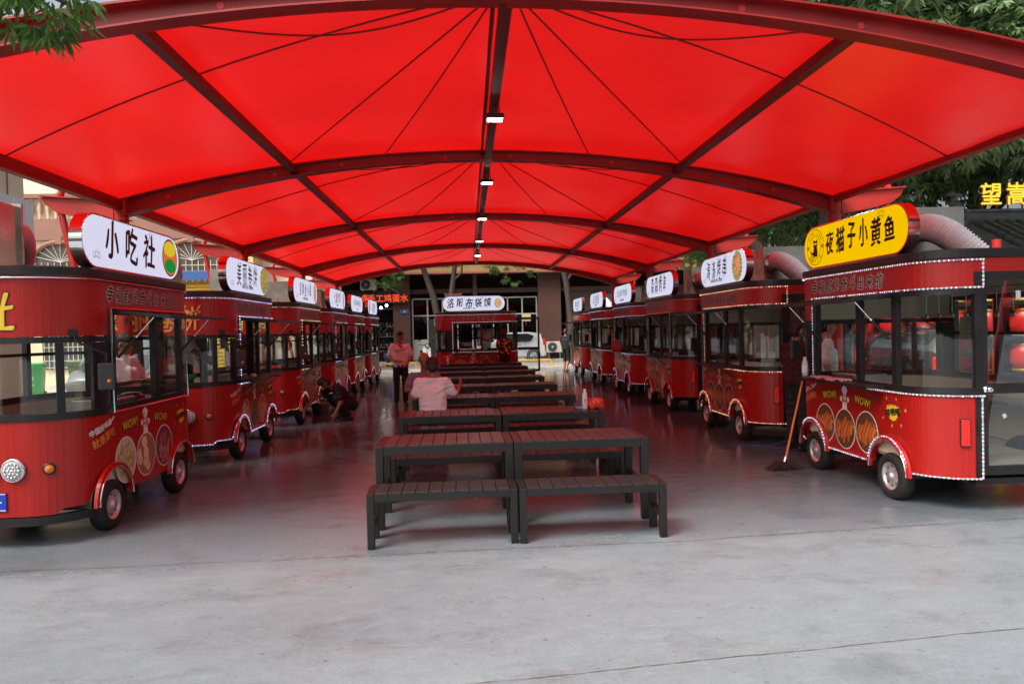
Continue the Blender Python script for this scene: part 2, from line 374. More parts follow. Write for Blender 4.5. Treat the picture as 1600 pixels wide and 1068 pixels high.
def put_brush(mb, body, size, fn, mi=0, seed=1, sx=.8, sy=1.15, pitch=1.0, bold=.012, slope=.0, depth=0.0):
    """hand-brushed look: every character tilted, stretched and bent a little, strokes thick and thin"""
    rg = random.Random(seed); n_ = len(body); ph = [rg.uniform(0, 6.28) for _ in range(6)]
    for i, ch in enumerate(body):
        if ch == ' ': continue
        vs, fs = text2d(ch, size); r_ = rg.uniform(-.10, .06); kx = sx*rg.uniform(.88, 1.1); ky = sy*rg.uniform(.9, 1.12); oy = rg.uniform(-.05, .05)*size; ca, sa = math.cos(r_), math.sin(r_)
        cx = (i-(n_-1)/2)*size*pitch*sx; p1, p2 = rg.uniform(0, 6.28), rg.uniform(0, 6.28)
        for k_, (du, dv) in enumerate(((1, .3), (-1, -.3), (.3, .8), (-.2, -.9))):
            T = surf_push(fn, depth+.0003*k_); out = []
            for u, v in vs:
                u2 = u+.03*size*math.sin(v*6.5/size+p1)+.12*v; v2 = v+.03*size*math.sin(u*6/size+p2)
                t_ = .45+.75*abs(math.sin(u*3.2/size+v*4.1/size+p1)); x, y = u2*kx+du*bold*size*t_, v2*ky+dv*bold*size*t_
                out.append(T(cx+x*ca-y*sa, oy+x*sa+y*ca+slope*cx))
            mb.add(out, fs, mi)

# ------------------------------------------------------------------ ground, alley, kerb
def sheet(name, x0, x1, y0, y1, z, m):
    return struct(MB().add([(x0, y0, z), (x1, y0, z), (x1, y1, z), (x0, y1, z)], [(0, 1, 2, 3)]).build(name, m))
sheet('ground', -220, 220, -60, 260, 0, GROUND)
ASPH = mat('alley concrete', (.36, .34, .31), .55, var=.18, vscale=1.5, bump=.3, bscale=40)
KERB = mat('kerb concrete', (.42, .40, .37), .6, var=.15, vscale=5, bump=.2, bscale=30)
PAVE = mat('pale side yard paving', (.46, .43, .38), .6, var=.18, vscale=1.2, bump=.3, bscale=35)
k = MB(); k.rbox((-1, 30.15, .055), (22, .22, .13), .015); struct(k.build('kerb', KERB))
a = MB(); a.box((0, 38.4, .05), (40, 16.2, .09)); struct(a.build('pavement', ASPH))
sheet('side_yard', -40, -6.6, 4.2, 60, .004, PAVE)
sheet('road', 8.5, 60, 2, 60, .004, PAVE)
# slab joints cut into the concrete
JT = mat('dirty slab joint', (.12, .105, .09), .8)
def joint(p0, p1, wd):
    p0, p1 = Vector(p0), Vector(p1); L_ = (p1-p0).length; n_ = int(L_/.05); d = (p1-p0)/n_; q = Vector((-d.y, d.x, 0)).normalized()
    vs = []; off = 0
    for i in range(n_+1):
        off = off*.9+random.uniform(-.004, .004); h = wd*random.uniform(.15, 1)
        c = p0+d*i+q*off; vs += [c-q*h/2, c+q*h/2]
    mbj.add(vs, [(2*i, 2*i+1, 2*i+3, 2*i+2) for i in range(n_)])
mbj = MB()
joint((-5, 5.42, .003), (2.0, 5.50, .003), .012); joint((2.0, 5.52, .003), (9, 6.05, .003), .016)
joint((-1.0, 3.30, .003), (7, 4.06, .003), .010)
struct(mbj.build('ground_joint', JT, fix=False))

# ------------------------------------------------------------------ canopy
XC, HW, Y1, BAY = .32, 4.78, 4.9, 4.62
ARY = [4.9, 9.43, 14.38, 19.33, 24.2]
def zb(x): return 3.99-.74*((x-XC)/HW)**2-.008*(x-XC)           # underside of the arches
def hh(x): return .128+.105*((x-XC)/HW)**2           # arch depth
tent = thing('canopy_shelter', 'large red fabric canopy on arched steel frame over the dining area', 'canopy', (XC, 4.9, 0))
TOFF = Vector((XC, 4.9, 0))
def tp(p): return Vector(p)-TOFF
def zm(x, y):
    i = max(0, min(3, sum(1 for q in ARY[1:-1] if y >= q)))
    t = (y-ARY[i])/(ARY[i+1]-ARY[i])
    return zb(x)+hh(x)+.012-.05*math.sin(math.pi*max(0, min(1, t)))*(1-.4*abs((x-XC)/HW))
def zr(x, y):      # small tension wrinkles running out from the steel
    d = min(abs(y-q) for q in ARY); e = HW+.06-abs(x-XC)
    return zm(x, y)+.007*math.sin(8.5*x+2.2*math.sin(1.7*x))*math.exp(-d/.30)*(d > 1e-6)+.006*math.sin(7*y+1.5*math.sin(2.1*y))*math.exp(-e/.35)*(e > 1e-6)
mb = MB(); NX = 150; ys = []
for i in range(4): ys += [ARY[i]+(ARY[i+1]-ARY[i])*j/40 for j in range(40)]
ys.append(ARY[4]); vs = [tp((XC+(HW+.06)*(2*i/NX-1), y, zr(XC+(HW+.06)*(2*i/NX-1), y))) for y in ys for i in range(NX+1)]
mb.add(vs, [(r_*(NX+1)+i, r_*(NX+1)+i+1, (r_+1)*(NX+1)+i+1, (r_+1)*(NX+1)+i) for r_ in range(len(ys)-1) for i in range(NX)], 0, True)
memb = mb.build('membrane', MEMB, tent)
mb = MB()
for b in range(4):
    ya, yb = ARY[b]+.1, ARY[b+1]-.06
    for sg in (-1, 1):
        ends = [(XC+sg*HW, ya+.48*(yb-ya)), (XC+sg*2.62, yb), (XC+sg*1.35, yb), (XC+sg*2.5, ya+.12)]
        for q, (ex, ey) in enumerate(ends):
            pth = []
            for j in range(25):
                t = j/24; x = XC+sg*.05+(ex-XC-sg*.05)*t; y = ya+(ey-ya)*t
                if q == 3: y += .55*math.sin(math.pi*t)
                pth.append(tp((x, y, zm(x, y)-.006)))
            mb.tube(pth, .0075, 5)
mb.build('membrane_seam', SEAM, memb)
def arch(y):
    mb = MB(); N = 44
    xs = [XC+HW*(2*i/N-1) for i in range(N+1)]
    def strip(fx, half, z0, z1):   # solid following the arch, half-width in y
        vs = []
        for x in xs:
            for yy, zz in ((-half, z0(x)), (half, z0(x)), (half, z1(x)), (-half, z1(x))): vs.append(tp((x, y+yy, zz)))
        fs = [(4*i+j, 4*i+(j+1) % 4, 4*i+4+(j+1) % 4, 4*i+4+j) for i in range(N) for j in range(4)]
        mb.add(vs, fs+[(0, 1, 2, 3), (4*N, 4*N+3, 4*N+2, 4*N+1)])
    strip(0, .075, zb, lambda x: zb(x)+.014)
    strip(0, .008, lambda x: zb(x)+.014, lambda x: zb(x)+hh(x)-.016)
    strip(0, .085, lambda x: zb(x)+hh(x)-.016, lambda x: zb(x)+hh(x))
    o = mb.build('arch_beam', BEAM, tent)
    for i in range(-4, 5):
        hb = MB()
        x = XC+.55+i*1.12 if i % 2 else XC+i*1.12+.3
        if abs(x-XC) > HW-.5: continue
        z = zb(x)+hh(x)*.5
        for sy in (-1, 1): hb.cyl(tp((x, y+sy*.0085, z)), tp((x, y+sy*.0125, z)), .026, n=14, smooth=False)
        hb.build('web_hole_disc', mat('bright red hole disc', (.60, .02, .015), .4), o)  # bright colour paints the canopy glow showing through the web holes
    return o
for y in ARY: arch(y)
for sg in (-1, 1):
    x = XC+sg*HW
    mb = MB(); mb.box(tp((x, (ARY[0]+ARY[4])/2, 3.45)), (.10, ARY[4]-ARY[0]-.02, .13)); mb.build('edge_beam', BEAM, tent)
    x = XC+sg*2.55
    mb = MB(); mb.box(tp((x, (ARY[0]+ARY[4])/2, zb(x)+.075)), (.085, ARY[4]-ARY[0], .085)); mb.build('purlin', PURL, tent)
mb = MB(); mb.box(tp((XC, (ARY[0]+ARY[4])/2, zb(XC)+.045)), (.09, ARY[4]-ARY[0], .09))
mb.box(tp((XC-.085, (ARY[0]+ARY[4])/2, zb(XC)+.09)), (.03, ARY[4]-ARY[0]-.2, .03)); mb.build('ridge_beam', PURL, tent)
for y in ARY:
    for sg in (-1, 1):
        x = XC+sg*HW
        p = MB(); p.tube([tp((x, y, 0)), tp((x, y, 3.52))], .085, 20)
        p.box(tp((x, y, .012)), (.34, .34, .024)); p.box(tp((x, y, 3.26)), (.2, .18, .012))
        p.build('post', BEAM2, tent)
        # boat-shaped bracket reaching outwards from the post head
        t = MB(); pr = [(.08, 3.22), (.55, 3.30), (.80, 3.37), (.93, 3.47), (.97, 3.56), (.70, 3.54), (.08, 3.50)]
        t.prism([((x+sg*u)-XC, z) for u, z in pr], 'y', y-4.9-.05, y-4.9+.05)
        t.prism([((x+sg*u)-XC, z) for u, z in [(.08, 3.505), (.70, 3.545), (.98, 3.565), (.98, 3.58), (.70, 3.56), (.08, 3.52)]], 'y', y-4.9-.09, y-4.9+.09)
        t.build('bracket_arm', BEAM2, tent)
        r_ = MB(); r_.tube([tp((x+sg*.10, y, .05)), tp((x+sg*.76, y, 3.40))], .042, 14)
        r_.tube([tp((x+sg*.78, y, 3.56)), tp((x+sg*.70, y, 3.72)), tp((x+sg*.66, y, 3.75))], [.05, .035, .02], 8)
        r_.build('strut', BEAM2, tent)

# flood lamps under the ridge
for i, (y, lab) in enumerate(zip((7.1, 10.15, 13.4, 16.7, 19.9), (
        'lit white flood lamp hanging from the ridge, nearest the open front of the canopy',
        'small white flood lamp under the ridge just behind the second steel arch',
        'white lit lamp on the ridge beam, third from the front of the canopy',
        'lit lamp on the ridge beam between the third and fourth steel arches',
        'smallest farthest white lamp on the ridge, just past the fourth steel arch'))):
    t = thing('flood_lamp', lab, 'lamp', (XC, y, 3.86), 0, 'flood lamps along the canopy ridge')
    h = MB(); h.rbox((0, 0, .008), (.18, .135, .05), .008); h.tube([(-.05, 0, .03), (-.05, 0, .12), (.05, 0, .12), (.05, 0, .03)], .006, 6); h.cyl((0, 0, .12), (0, 0, .16), .008); h.build('housing', BLK, t)
    h = MB(); h.box((0, 0, -.0195), (.15, .105, .005)); h.build('lamp_glass', LAMP, t)

# ------------------------------------------------------------------ food trailers
W_, LT, RC = 1.7, 2.65, .45
FL = W_/2-RC; ARC = RC*math.pi/2; SIDE = LT-2*RC; SS = FL+ARC+SIDE+ARC+FL
def outl(s, d=0.0):
    """point on the rounded plan outline, s=0 at the middle of the nose, growing along the serving side; d = outward offset"""
    sg = 1 if s >= 0 else -1; s = abs(s)
    if s <= FL: u, y, nx, ny = s, 0, 0, -1
    elif s <= FL+ARC:
        a = (s-FL)/RC; u, y, nx, ny = FL+RC*math.sin(a), RC-RC*math.cos(a), math.sin(a), -math.cos(a)
    elif s <= FL+ARC+SIDE: u, y, nx, ny = W_/2, RC+s-FL-ARC, 1, 0
    elif s <= FL+2*ARC+SIDE:
        a = (s-FL-ARC-SIDE)/RC; u, y, nx, ny = FL+RC*math.cos(a), LT-RC+RC*math.sin(a), math.cos(a), math.sin(a)
    else: u, y, nx, ny = SS-s, LT, 0, 1
    x = -W_/2+sg*u; return x+sg*nx*d, y+ny*d
def s_of_y(y): return FL+ARC+(y-RC)
def samples(a, b, fine=False):
    pts = {round(a, 5), round(b, 5)}
    for sg in (-1, 1):
        for j in range(13): pts.add(round(sg*(FL+ARC*j/12), 5)); pts.add(round(sg*(FL+ARC+SIDE+ARC*j/12), 5))
        if fine:
            n_ = 80
            for j in range(n_+1): pts.add(round(sg*(FL+ARC*.5+(SIDE+ARC)*j/n_), 5))
    return sorted(p for p in pts if a-1e-4 <= p <= b+1e-4)
def cv(f, s): return f(s) if callable(f) else f
def band(name, a, b, z0, z1, m, parent, d1=0.0, d0=-.03, fine=False, extra=()):
    ss = sorted(set(samples(a, b, fine)) | set(extra)); mb = MB(); uv = []
    for s in ss:
        za, zb_ = cv(z0, s), cv(z1, s)
        for d, z in ((d1, za), (d1, zb_), (d0, zb_), (d0, za)): mb.v.append((*outl(s, d), z)); uv.append((s, z))
    n_ = len(ss)
    for i in range(n_-1):
        for j in range(4): mb.f.append([4*i+j, 4*i+(j+1) % 4, 4*i+4+(j+1) % 4, 4*i+4+j]); mb.m.append(0); mb.sm.append(False)
    mb.f += [[0, 1, 2, 3], [4*n_-4, 4*n_-1, 4*n_-2, 4*n_-3]]; mb.m += [0, 0]; mb.sm += [False, False]
    o = mb.build(name, m, parent, uv=uv)
    return o
def surf(s0, z0, d=.004):   # mapper from (u, v) on the wrapped surface
    return lambda u, v: (*outl(s0+u, d), z0+v)
WY = (.55, 2.02)            # wheel positions along the trailer
AR = .30
def zlow(s):
    y = RC+abs(s)-FL-ARC; z = .27
    if 0 <= y <= SIDE: z = .31
    if y > SIDE: z = .31
    for wy in WY:
        q = AR**2-(y-wy)**2
        if q > 0: z = max(z, .27+math.sqrt(q)*.98)
    return z
arch_s = sorted({round(sg*(s_of_y(wy)+AR*math.cos(math.pi*j/18)), 5) for wy in WY for sg in (-1, 1) for j in range(19)})
SD = SS-.40                 # where the rear wall stops for the door
SA, SB = s_of_y(.57), s_of_y(2.22)   # serving hatch
def zup(s):
    if abs(s) < SA: return 1.755
    if abs(s) > SD: return 2.14
    return 2.0
def ring_path(a, b, z, d, fine=False, extra=()):
    return [Vector((*outl(s, d), cv(z, s))) for s in sorted(set(samples(a, b, fine)) | set(extra))]

def make_trailer():
    t = thing('food_trailer', 'red food trailer', 'food trailer', (0, 0, 0))
    body = band('lower_panel', -SD, SD, zlow, 1.055, RED, t, fine=True, extra=arch_s)
    e = [SA-1e-4, SA+1e-4, -SA-1e-4, -SA+1e-4, SD-1e-4, SD+1e-4, -SD-1e-4, -SD+1e-4]
    band('upper_panel', -SS, SS, zup, 2.262, RED, t, extra=e)
    band('inner_lining', -SD, SD, .43, 1.04, BEIGE, t, -.034, -.04)
    band('inner_lining', -SD, SD, lambda s: max(1.76, zup(s)), 2.255, BEIGE, t, -.034, -.04, extra=e)
    band('belt_rail', -SD, SD, 1.057, 1.115, BLK, t, .012, -.04)
    # glazing
    band('windscreen', -.98, .98, 1.118, 1.70, GLASS, t, -.012, -.018)
    band('windscreen_head', -1.24, 1.24, 1.70, 1.752, BLK, t, .010, -.04)
    band('corner_pillar', .97, SA-.002, 1.118, 1.698, BLK, t, .006, -.03)
    band('corner_pillar', -SA+.002, -.97, 1.118, 1.698, BLK, t, .006, -.03)
    for s in (-.70, .70): band('mullion', s-.03, s+.03, 1.117, 1.699, BLK, t, .004, -.04)
    sm = s_of_y(1.50)
    band('side_glass', sm+.03, SD-.05, 1.118, 1.962, GLASS, t, -.012, -.018)
    band('side_glass', -SD+.05, -SA-.03, 1.118, 1.962, GLASS, t, -.012, -.018)
    band('window_head', SA, SD, 1.945, 1.996, BLK, t, .014, -.04)
    band('window_head', -SD, -SA, 1.945, 1.996, BLK, t, .014, -.04)
    for s in (sm, s_of_y(2.12), -s_of_y(1.3), -s_of_y(2.15)): band('mullion', s-.035, s+.035, 1.117, 1.943, BLK, t, .010, -.045)
    band('hatch_frame', SA, SA+.075, 1.117, 1.943, BLK, t, .016, -.045)
    band('hatch_frame', -SA-.075, -SA, 1.117, 1.943, BLK, t, .016, -.045)
    # far wall cross rail seen through the glass
    band('window_rail', -SD+.06, -SA-.08, 1.55, 1.585, BLK, t, -.02, -.045)
    for s0, s1 in ((SD-.052, SD+.01), (-SD-.01, -SD+.052)): band('door_jamb', s0, s1, .30, 2.138, BLK, t, .008, -.05)
    # door
    dr = bpy.data.objects.new('rear_door', None); COL.objects.link(dr); dr.parent = t; dr.location = (-.455, LT, 0)
    f = MB(); wd = .79
    for z0, z1 in ((.34, .42), (1.06, 1.15), (2.06, 2.135)): f.box((-wd/2, 0, (z0+z1)/2), (wd-.124, .034, z1-z0))
    for x in (-.03, -wd+.03): f.box((x, 0, (.34+2.135)/2), (.06, .036, 1.795))
    df = f.build('rear_door', BLK, t); df.location = (-.455, LT-.02, 0); bpy.data.objects.remove(dr)
    g = MB(); g.box((-wd/2, 0, .74), (wd-.12, .006, .64)); g.box((-wd/2, 0, 1.605), (wd-.12, .006, .91)); g.build('door_glass', glass_mat('door glass', (.90, .93, .92), 3.0) if 'door glass' not in MATS else MATS['door glass'], df)
    g = MB(); g.box((-.36, .0045, 1.93), (.045, .002, .075)); g.build('door_sticker', mat('paper sticker', (.45, .47, .48), .6), df); g = MB(); g.box((-.22, .0045, .86), (.034, .002, .038), 0, M=Matrix.Rotation(.5, 4, 'Y')); g.build('door_sticker', MATS['paper sticker'], df)
    h = MB(); h.lathe((-.05, .018, 1.10), [(.001, .05), (.022, .05), (.026, .035), (.012, .02), (.012, .005), (.032, .004), (.032, 0)], 16, 0, Matrix.Rotation(-math.pi/2, 4, 'X')); h.build('door_knob', CHR, df)
    # roof cap, ceiling, floor, chassis
    mb = MB(); ss = samples(-SS+1e-4, SS-1e-4); n_ = len(ss)
    vs = [(*outl(s, .022), 2.268) for s in ss]+[(*outl(s, .022), 2.335) for s in ss]+[(*outl(s, -.06), 2.352) for s in ss]
    mb.add(vs, [tuple(range(n_))[::-1]]+[(L_*n_+i, L_*n_+(i+1) % n_, (L_+1)*n_+(i+1) % n_, (L_+1)*n_+i) for L_ in (0, 1) for i in range(n_)]+[tuple(range(2*n_, 3*n_))])
    mb.build('roof', BLK, t)
    mb = MB(); mb.add([(*outl(s, -.05), .40) for s in ss]+[(*outl(s, -.05), .425) for s in ss], [tuple(range(n_))[::-1], tuple(range(n_, 2*n_))]+[(i, (i+1) % n_, n_+(i+1) % n_, n_+i) for i in range(n_)])
    mb.build('floor', mat('chequer floor', (.36, .31, .25), .5, .0, bump=.4, bscale=50), t)
    band('bumper_skirt', -1.05, 1.05, .19, .262, BLK, t, .004, -.06)
    mb = MB(); mb.box((-W_/2, LT/2, .345), (1.30, 2.3, .09)); mb.box((-W_/2, LT/2, .28), (.5, 2.45, .06))
    for wy in WY: mb.cyl((-.22, wy, .225), (-W_+.22, wy, .225), .03)
    mb.box((-W_/2, LT-.06, .285), (.9, .1, .05)); mb.build('chassis', BLK, t)
    # interior counter and shelf along both long walls
    mb = MB(); mb.box((-.27, 1.32, 1.00), (.44, 1.55, .03)); mb.box((-W_+.27, 1.25, .88), (.42, 1.5, .03)); mb.box((-.30, 1.32, .72), (.36, 1.45, .03))
    mb.build('worktop', STEEL, t)
    mb = MB(); mb.rbox((-.28, 1.0, 1.09), (.36, .5, .14), .012); mb.box((-.28, 1.0, 1.163), (.31, .45, .008), 1); mb.build('griddle', [STEEL, BLK], t)
    mb = MB(); mb.box((-W_+.075, 1.0, 1.62), (.012, .42, .26)); mo = mb.build('menu_board', mat('pale menu card', (.62, .58, .48), .5), t)
    mb = MB(); put_text(mb, '价目表', .07, lambda u, v: (-W_+.0815, 1.0+u, 1.70+v)); 
    for q in range(4): put_text(mb, '小吃 8元', .035, lambda u, v: (-W_+.0815, .92+.17*(q % 2)+u, 1.62-.06*(q//2)+v))
    mb.build('menu_lettering', INK, mo)
    mb = MB(); mb.tube([(-W_+.35, .5, 2.05), (-W_+.35, 2.1, 2.05)], .008, 6)
    for q in range(7): mb.tube([(-W_+.35, .6+.22*q, 2.05), (-W_+.35, .6+.22*q, 1.80)], .004, 5); mb.ball((-W_+.35, .6+.22*q, 1.77), .035, 0, 8, (.4, 1, 1))
    mb.build('utensil_rail', STEEL, t)
    # wheels
    for wy in WY:
        for x in (-.055, -W_+.055):
            sg = 1 if x > -.5 else -1
            M = Matrix.Rotation(math.pi/2*sg, 4, 'Y')
            wb = MB(); wb.lathe((x, wy, .225), [(.135, -.065), (.19, -.07), (.215, -.055), (.225, -.03), (.226, 0), (.225, .03), (.215, .055), (.19, .07), (.135, .062), (.135, -.065)], 32, 0, M)
            wo_ = wb.build('wheel', RUB, t)
            rb = MB(); rb.lathe((x, wy, .225), [(.137, .058), (.128, .062), (.118, .045), (.105, .03), (.085, .034), (.055, .046), (.034, .05), (.032, .068), (.001, .07)], 32, 0, M)
            for j in range(8):
                an = 2*math.pi*j/8; rb.box((x+sg*.036, wy+.092*math.cos(an), .225+.092*math.sin(an)), (.006, .016, .016), 1)
            rb.build('rim', [RIM, BLK], wo_)
    for wy in WY:
        for sg in (1, -1):
            xo = -.031 if sg == 1 else -W_+.031; vs = []
            for j in range(17):
                an = math.pi*j/16
                for x in (xo, xo-sg*.30): vs.append((x, wy+(AR+.012)*math.cos(an), .26+(AR+.012)*math.sin(an)))
            mb = MB(); mb.add(vs, [(2*j, 2*j+1, 2*j+3, 2*j+2) for j in range(16)]+[tuple(range(1, 34, 2))]); mb.build('wheel_well', BLK, t)
    # wheel arch flares
    for wy in WY:
        for sg in (1, -1):
            x = .006 if sg == 1 else -W_-.006
            mb = MB(); vs = []
            for j in range(25):
                an = math.pi*(j/24); c_, s_ = math.cos(an), math.sin(an)
                for r_, dx in ((AR-.004, .0), (AR+.045, .0), (AR+.04, .028), (AR-.004, .034)): vs.append((x+sg*dx, wy+r_*c_, .27+r_*s_*.98))
            mb.add(vs, [(4*i+j, 4*i+(j+1) % 4, 4*i+4+(j+1) % 4, 4*i+4+j) for i in range(24) for j in range(4)]+[(0, 1, 2, 3), (96, 99, 98, 97)])
            o = mb.build('wheel_arch', mat('red arch flare', (.5, .015, .012), .25, coat=.5), t)
            c2 = MB(); c2.tube([(x+sg*.034, wy+(AR+.002)*math.cos(math.pi*j/24), .27+(AR+.002)*math.sin(math.pi*j/24)*.98) for j in range(25)], .009, 6); c2.build('chrome_edge', CHR, o)
    # lamps, indicators, plate, tail lamps
    for sx in (-1, 1):
        for u in (.34, .13):
            mb = MB(); mb.lathe((-W_/2+sx*u, -.004, .66), [(.001, .034), (.05, .03), (.082, .02)], 24, 0, Matrix.Rotation(math.pi/2, 4, 'X')); 
            for q in range(19):
                rr_ = 0 if q == 0 else (.03 if q < 7 else .058); an = 2*math.pi*(q-1)/6 if q < 7 else 2*math.pi*(q-7)/12
                mb.ball((-W_/2+sx*u+rr_*math.cos(an), -.036, .66+rr_*math.sin(an)), .0105, 1, 6)
            hl = mb.build('headlight', [mat('frosted lens', (.5, .5, .52), .2, .2), CHR], t)
            mb = MB(); mb.lathe((-W_/2+sx*u, -.002, .66), [(.081, .024), (.092, .026), (.098, .016), (.098, 0)], 24, 0, Matrix.Rotation(math.pi/2, 4, 'X')); mb.build('bezel', CHR, hl)
        s0 = sx*.60; x0, y0 = outl(s0, .0); nx, ny = Vector(outl(s0, 1))-Vector((x0, y0))
        M = Vector((nx, ny, 0)).to_track_quat('Z', 'Y').to_matrix().to_4x4()
        mb = MB(); mb.lathe((x0, y0, .655), [(.001, .026), (.026, .022), (.036, .012)], 20, 0, M); mb.lathe((x0, y0, .655), [(.036, .016), (.048, .016), (.05, 0)], 20, 1, M); mb.build('indicator', [AMB, BLK], t)
        s0 = sx*(SD-.14); x0, y0 = outl(s0, .0); nx, ny = Vector(outl(s0, 1))-Vector((x0, y0)); an = math.atan2(ny, nx)
        M = Matrix.Rotation(an, 4, 'Z')
        mb = MB(); mb.rbox((x0+nx*.008, y0+ny*.008, .72), (.022, .085, .25), .008, 1, M); mb.rbox((x0+nx*.022, y0+ny*.022, .72), (.016, .068, .23), .006, 0, M)
        mb.build('tail_light', [TAIL, BLK], t)
        # mirror on a bent arm
        s1 = sx*1.0; mb = MB(); x0, y0 = outl(sx*.80, .0)
        mb.rbox((*outl(sx*.80, .012), 1.78), (.07, .03, .065), .008, 0, Matrix.Rotation(sx*.6, 4, 'Z'))
        p1 = outl(sx*.80, .03); p2 = outl(sx*.86, .10); p3 = outl(sx*.98, .13)
        mb.tube([(*p1, 1.77), (*p1, 1.72), (*p2, 1.66), (*p3, 1.60), (*p3, 1.53)], .010, 8)
        ar = mb.build('mirror', BLK, t)
        mb = MB(); mb.rbox((*p3, 1.40), (.135, .05, .24), .02, 0, Matrix.Rotation(sx*.35, 4, 'Z')); mb.build('mirror_housing', mat('grey black plastic', (.03, .03, .032), .55), ar)
        mb = MB(); q = outl(sx*.98, .155+.005); mb.ball((q[0], q[1]-.005, 1.36), .018, 0, 10); mb.build('reflector', AMB, ar)
    mb = MB(); mb.box((-W_/2, -.008, .40), (.55, .008, .15)); mb.box((-W_/2, -.0125, .40), (.48, .003, .012), 1); mb.box((-W_/2, -.0125, .467), (.54, .003, .006), 1); mb.box((-W_/2, -.0125, .333), (.54, .003, .006), 1); mb.build('number_plate', [BLUE, WHITE], t)
    # propped hatch flap with gas struts
    mb = MB(); zt, zo, o_ = 1.955, 1.90, .50
    def fl(u, y): return (.03+u*o_, y, zt+(zo-zt)*u)
    for u0, u1, y0, y1 in ((0, .1, .60, 2.12), (.9, 1, .60, 2.12), (.1, .9, .60, .66), (.1, .9, 2.06, 2.12), (.1, .9, 1.33, 1.38)):
        P = [fl(u0, y0), fl(u1, y0), fl(u1, y1), fl(u0, y1)]
        mb.add(P+[(a_, b_, c_+.03) for a_, b_, c_ in P], [(3, 2, 1, 0), (4, 5, 6, 7), (0, 1, 5, 4), (1, 2, 6, 5), (2, 3, 7, 6), (3, 0, 4, 7)])
    fo = mb.build('hatch_flap', BLK, t)
    mb = MB(); P = [fl(.1, .66), fl(.9, .66), fl(.9, 2.06), fl(.1, 2.06)]; mb.add([(a_, b_, c_+.012) for a_, b_, c_ in P], [(0, 1, 2, 3)]); mb.build('flap_glass', DGLASS, fo)
    for y in (.68, 2.05):
        mb = MB(); mb.tube([(.35, y, 1.915), (.19, y, 1.74)], .008, 8, 0); mb.tube([(.19, y, 1.74), (.02, y, 1.55)], .013, 8, 1); mb.ball((.19, y, 1.74), .016, 0, 8); mb.build('gas_strut', [CHR, BLK], fo)
    # extractor box and hose on the roof
    mb = MB(); mb.box((-1.26, .60, 2.665), (.66, .50, .63)); mb.box((-1.26, .335, 2.665), (.72, .03, .68)); mb.box((-1.26, .865, 2.665), (.72, .03, .68))
    hd = mb.build('extractor_box', STL, t)
    mb = MB(); mb.cyl((-1.10, .88, 2.76), (-1.10, .95, 2.76), .155, n=24); mb.build('duct_collar', CHR, hd)
    pth = []; rad = []
    for j in range(97):
        u = j/96; an = u*1.35
        pth.append((-1.10-.30*u*u, .94+.46*math.sin(an), 2.76-.50*(1-math.cos(an)))); rad.append(.145+.011*math.cos(2*math.pi*j/4))
    mb = MB(); mb.tube(pth, rad, 20); mb.build('hose', HOSE, hd)
    # printed graphics shared by all
    mb = MB()
    for dz, off, mi in ((.0030, .085, 1), (.0048, .016, 0)):
        put_brush(mb, '幸福都是奋斗出来的', .138, surf(s_of_y(1.24), 2.128, dz), mi, 5, 1.0, 1.12, 1.16, off)
    mb.build('slogan', [INK, WHITE], t)
    mb = MB(); put_text(mb, '中国好味道', .062, surf(s_of_y(.40), .94, .004), 0, rot=.30, bold=.002)
    pr = [(-.19, -.075), (.10, .02), (.145, .055), (.19, .085), (.17, .10), (.13, .065), (.09, .035)]
    fn = surf(s_of_y(.42), .925, .004); mb.add([fn(u, v) for u, v in pr], [tuple(range(len(pr)))])
    put_text(mb, '就是要吃', .085, surf(s_of_y(.44), .845, .004), 1, rot=.30, bold=.002)
    mb.build('slogan_mark', [WHITE, ORG], t)
    for y, z, rr in ((.90, .915, .1), (1.56, .90, -.12)):
        mb = MB()
        put_text(mb, 'WOW!', .115, surf(s_of_y(y), z, .003), 1, rot=rr, bold=.011, sx=.8); put_text(mb, 'WOW!', .115, surf(s_of_y(y), z, .0045), 0, rot=rr, bold=.002, sx=.8)
        mb.build('shout_lettering', [YEL, INK], t)
    mb = MB(); fn = surf(s_of_y(2.08), .85, .0035); pts = []
    for j in range(28):
        an = 2*math.pi*j/28; r_ = (1 if j % 2 else .78)*(1+.12*math.sin(3*an)); pts.append(fn(.115*r_*math.cos(an), .085*r_*math.sin(an)))
    mb.add([fn(0, 0)]+pts, [(0, 1+j, 1+(j+1) % 28) for j in range(28)], 0)
    for an, r_ in ((.2, .19), (1.2, .15), (2.2, .17), (3.6, .18), (4.6, .15), (5.5, .18)):
        c_ = (r_*math.cos(an), r_*.9*math.sin(an)); mb.add([fn(c_[0]+.014*math.cos(q), c_[1]+.02*math.sin(q)) for q in (0, 1.6, 3.1, 4.7)], [(0, 1, 2, 3)], 2)
    put_text(mb, '哇哦哦', .075, surf(s_of_y(2.08), .85, .005), 1, rot=.12, bold=.003)
    mb.build('burst_emblem', [YEL, INK, ORG], t)
    mb = MB(); fn = surf(s_of_y(1.215), .885, .0035)   # small cook figure printed above the dishes
    def dsc(cu, cv_, a_, b_, mi, d): F_ = surf(s_of_y(1.215), .885, d); mb.add([F_(cu+a_*math.cos(q*.52), cv_+b_*math.sin(q*.52)) for q in range(12)], [tuple(range(12))], mi)
    for cu, cv_ in ((-.028, .105), (.028, .105), (0, .122)): dsc(cu, cv_, .03, .03, 0, .0035+.0004*(cu > 0)+.0008*(cu == 0))
    mb.add([fn(-.036, .058), fn(.036, .058), fn(.042, .10), fn(-.042, .10)], [(0, 1, 2, 3)]); dsc(0, .025, .040, .034, 2, .0036); dsc(0, .012, .016, .006, 3, .0046)
    for cu in (-.015, .015): dsc(cu, .034, .006, .008, 1, .0046)
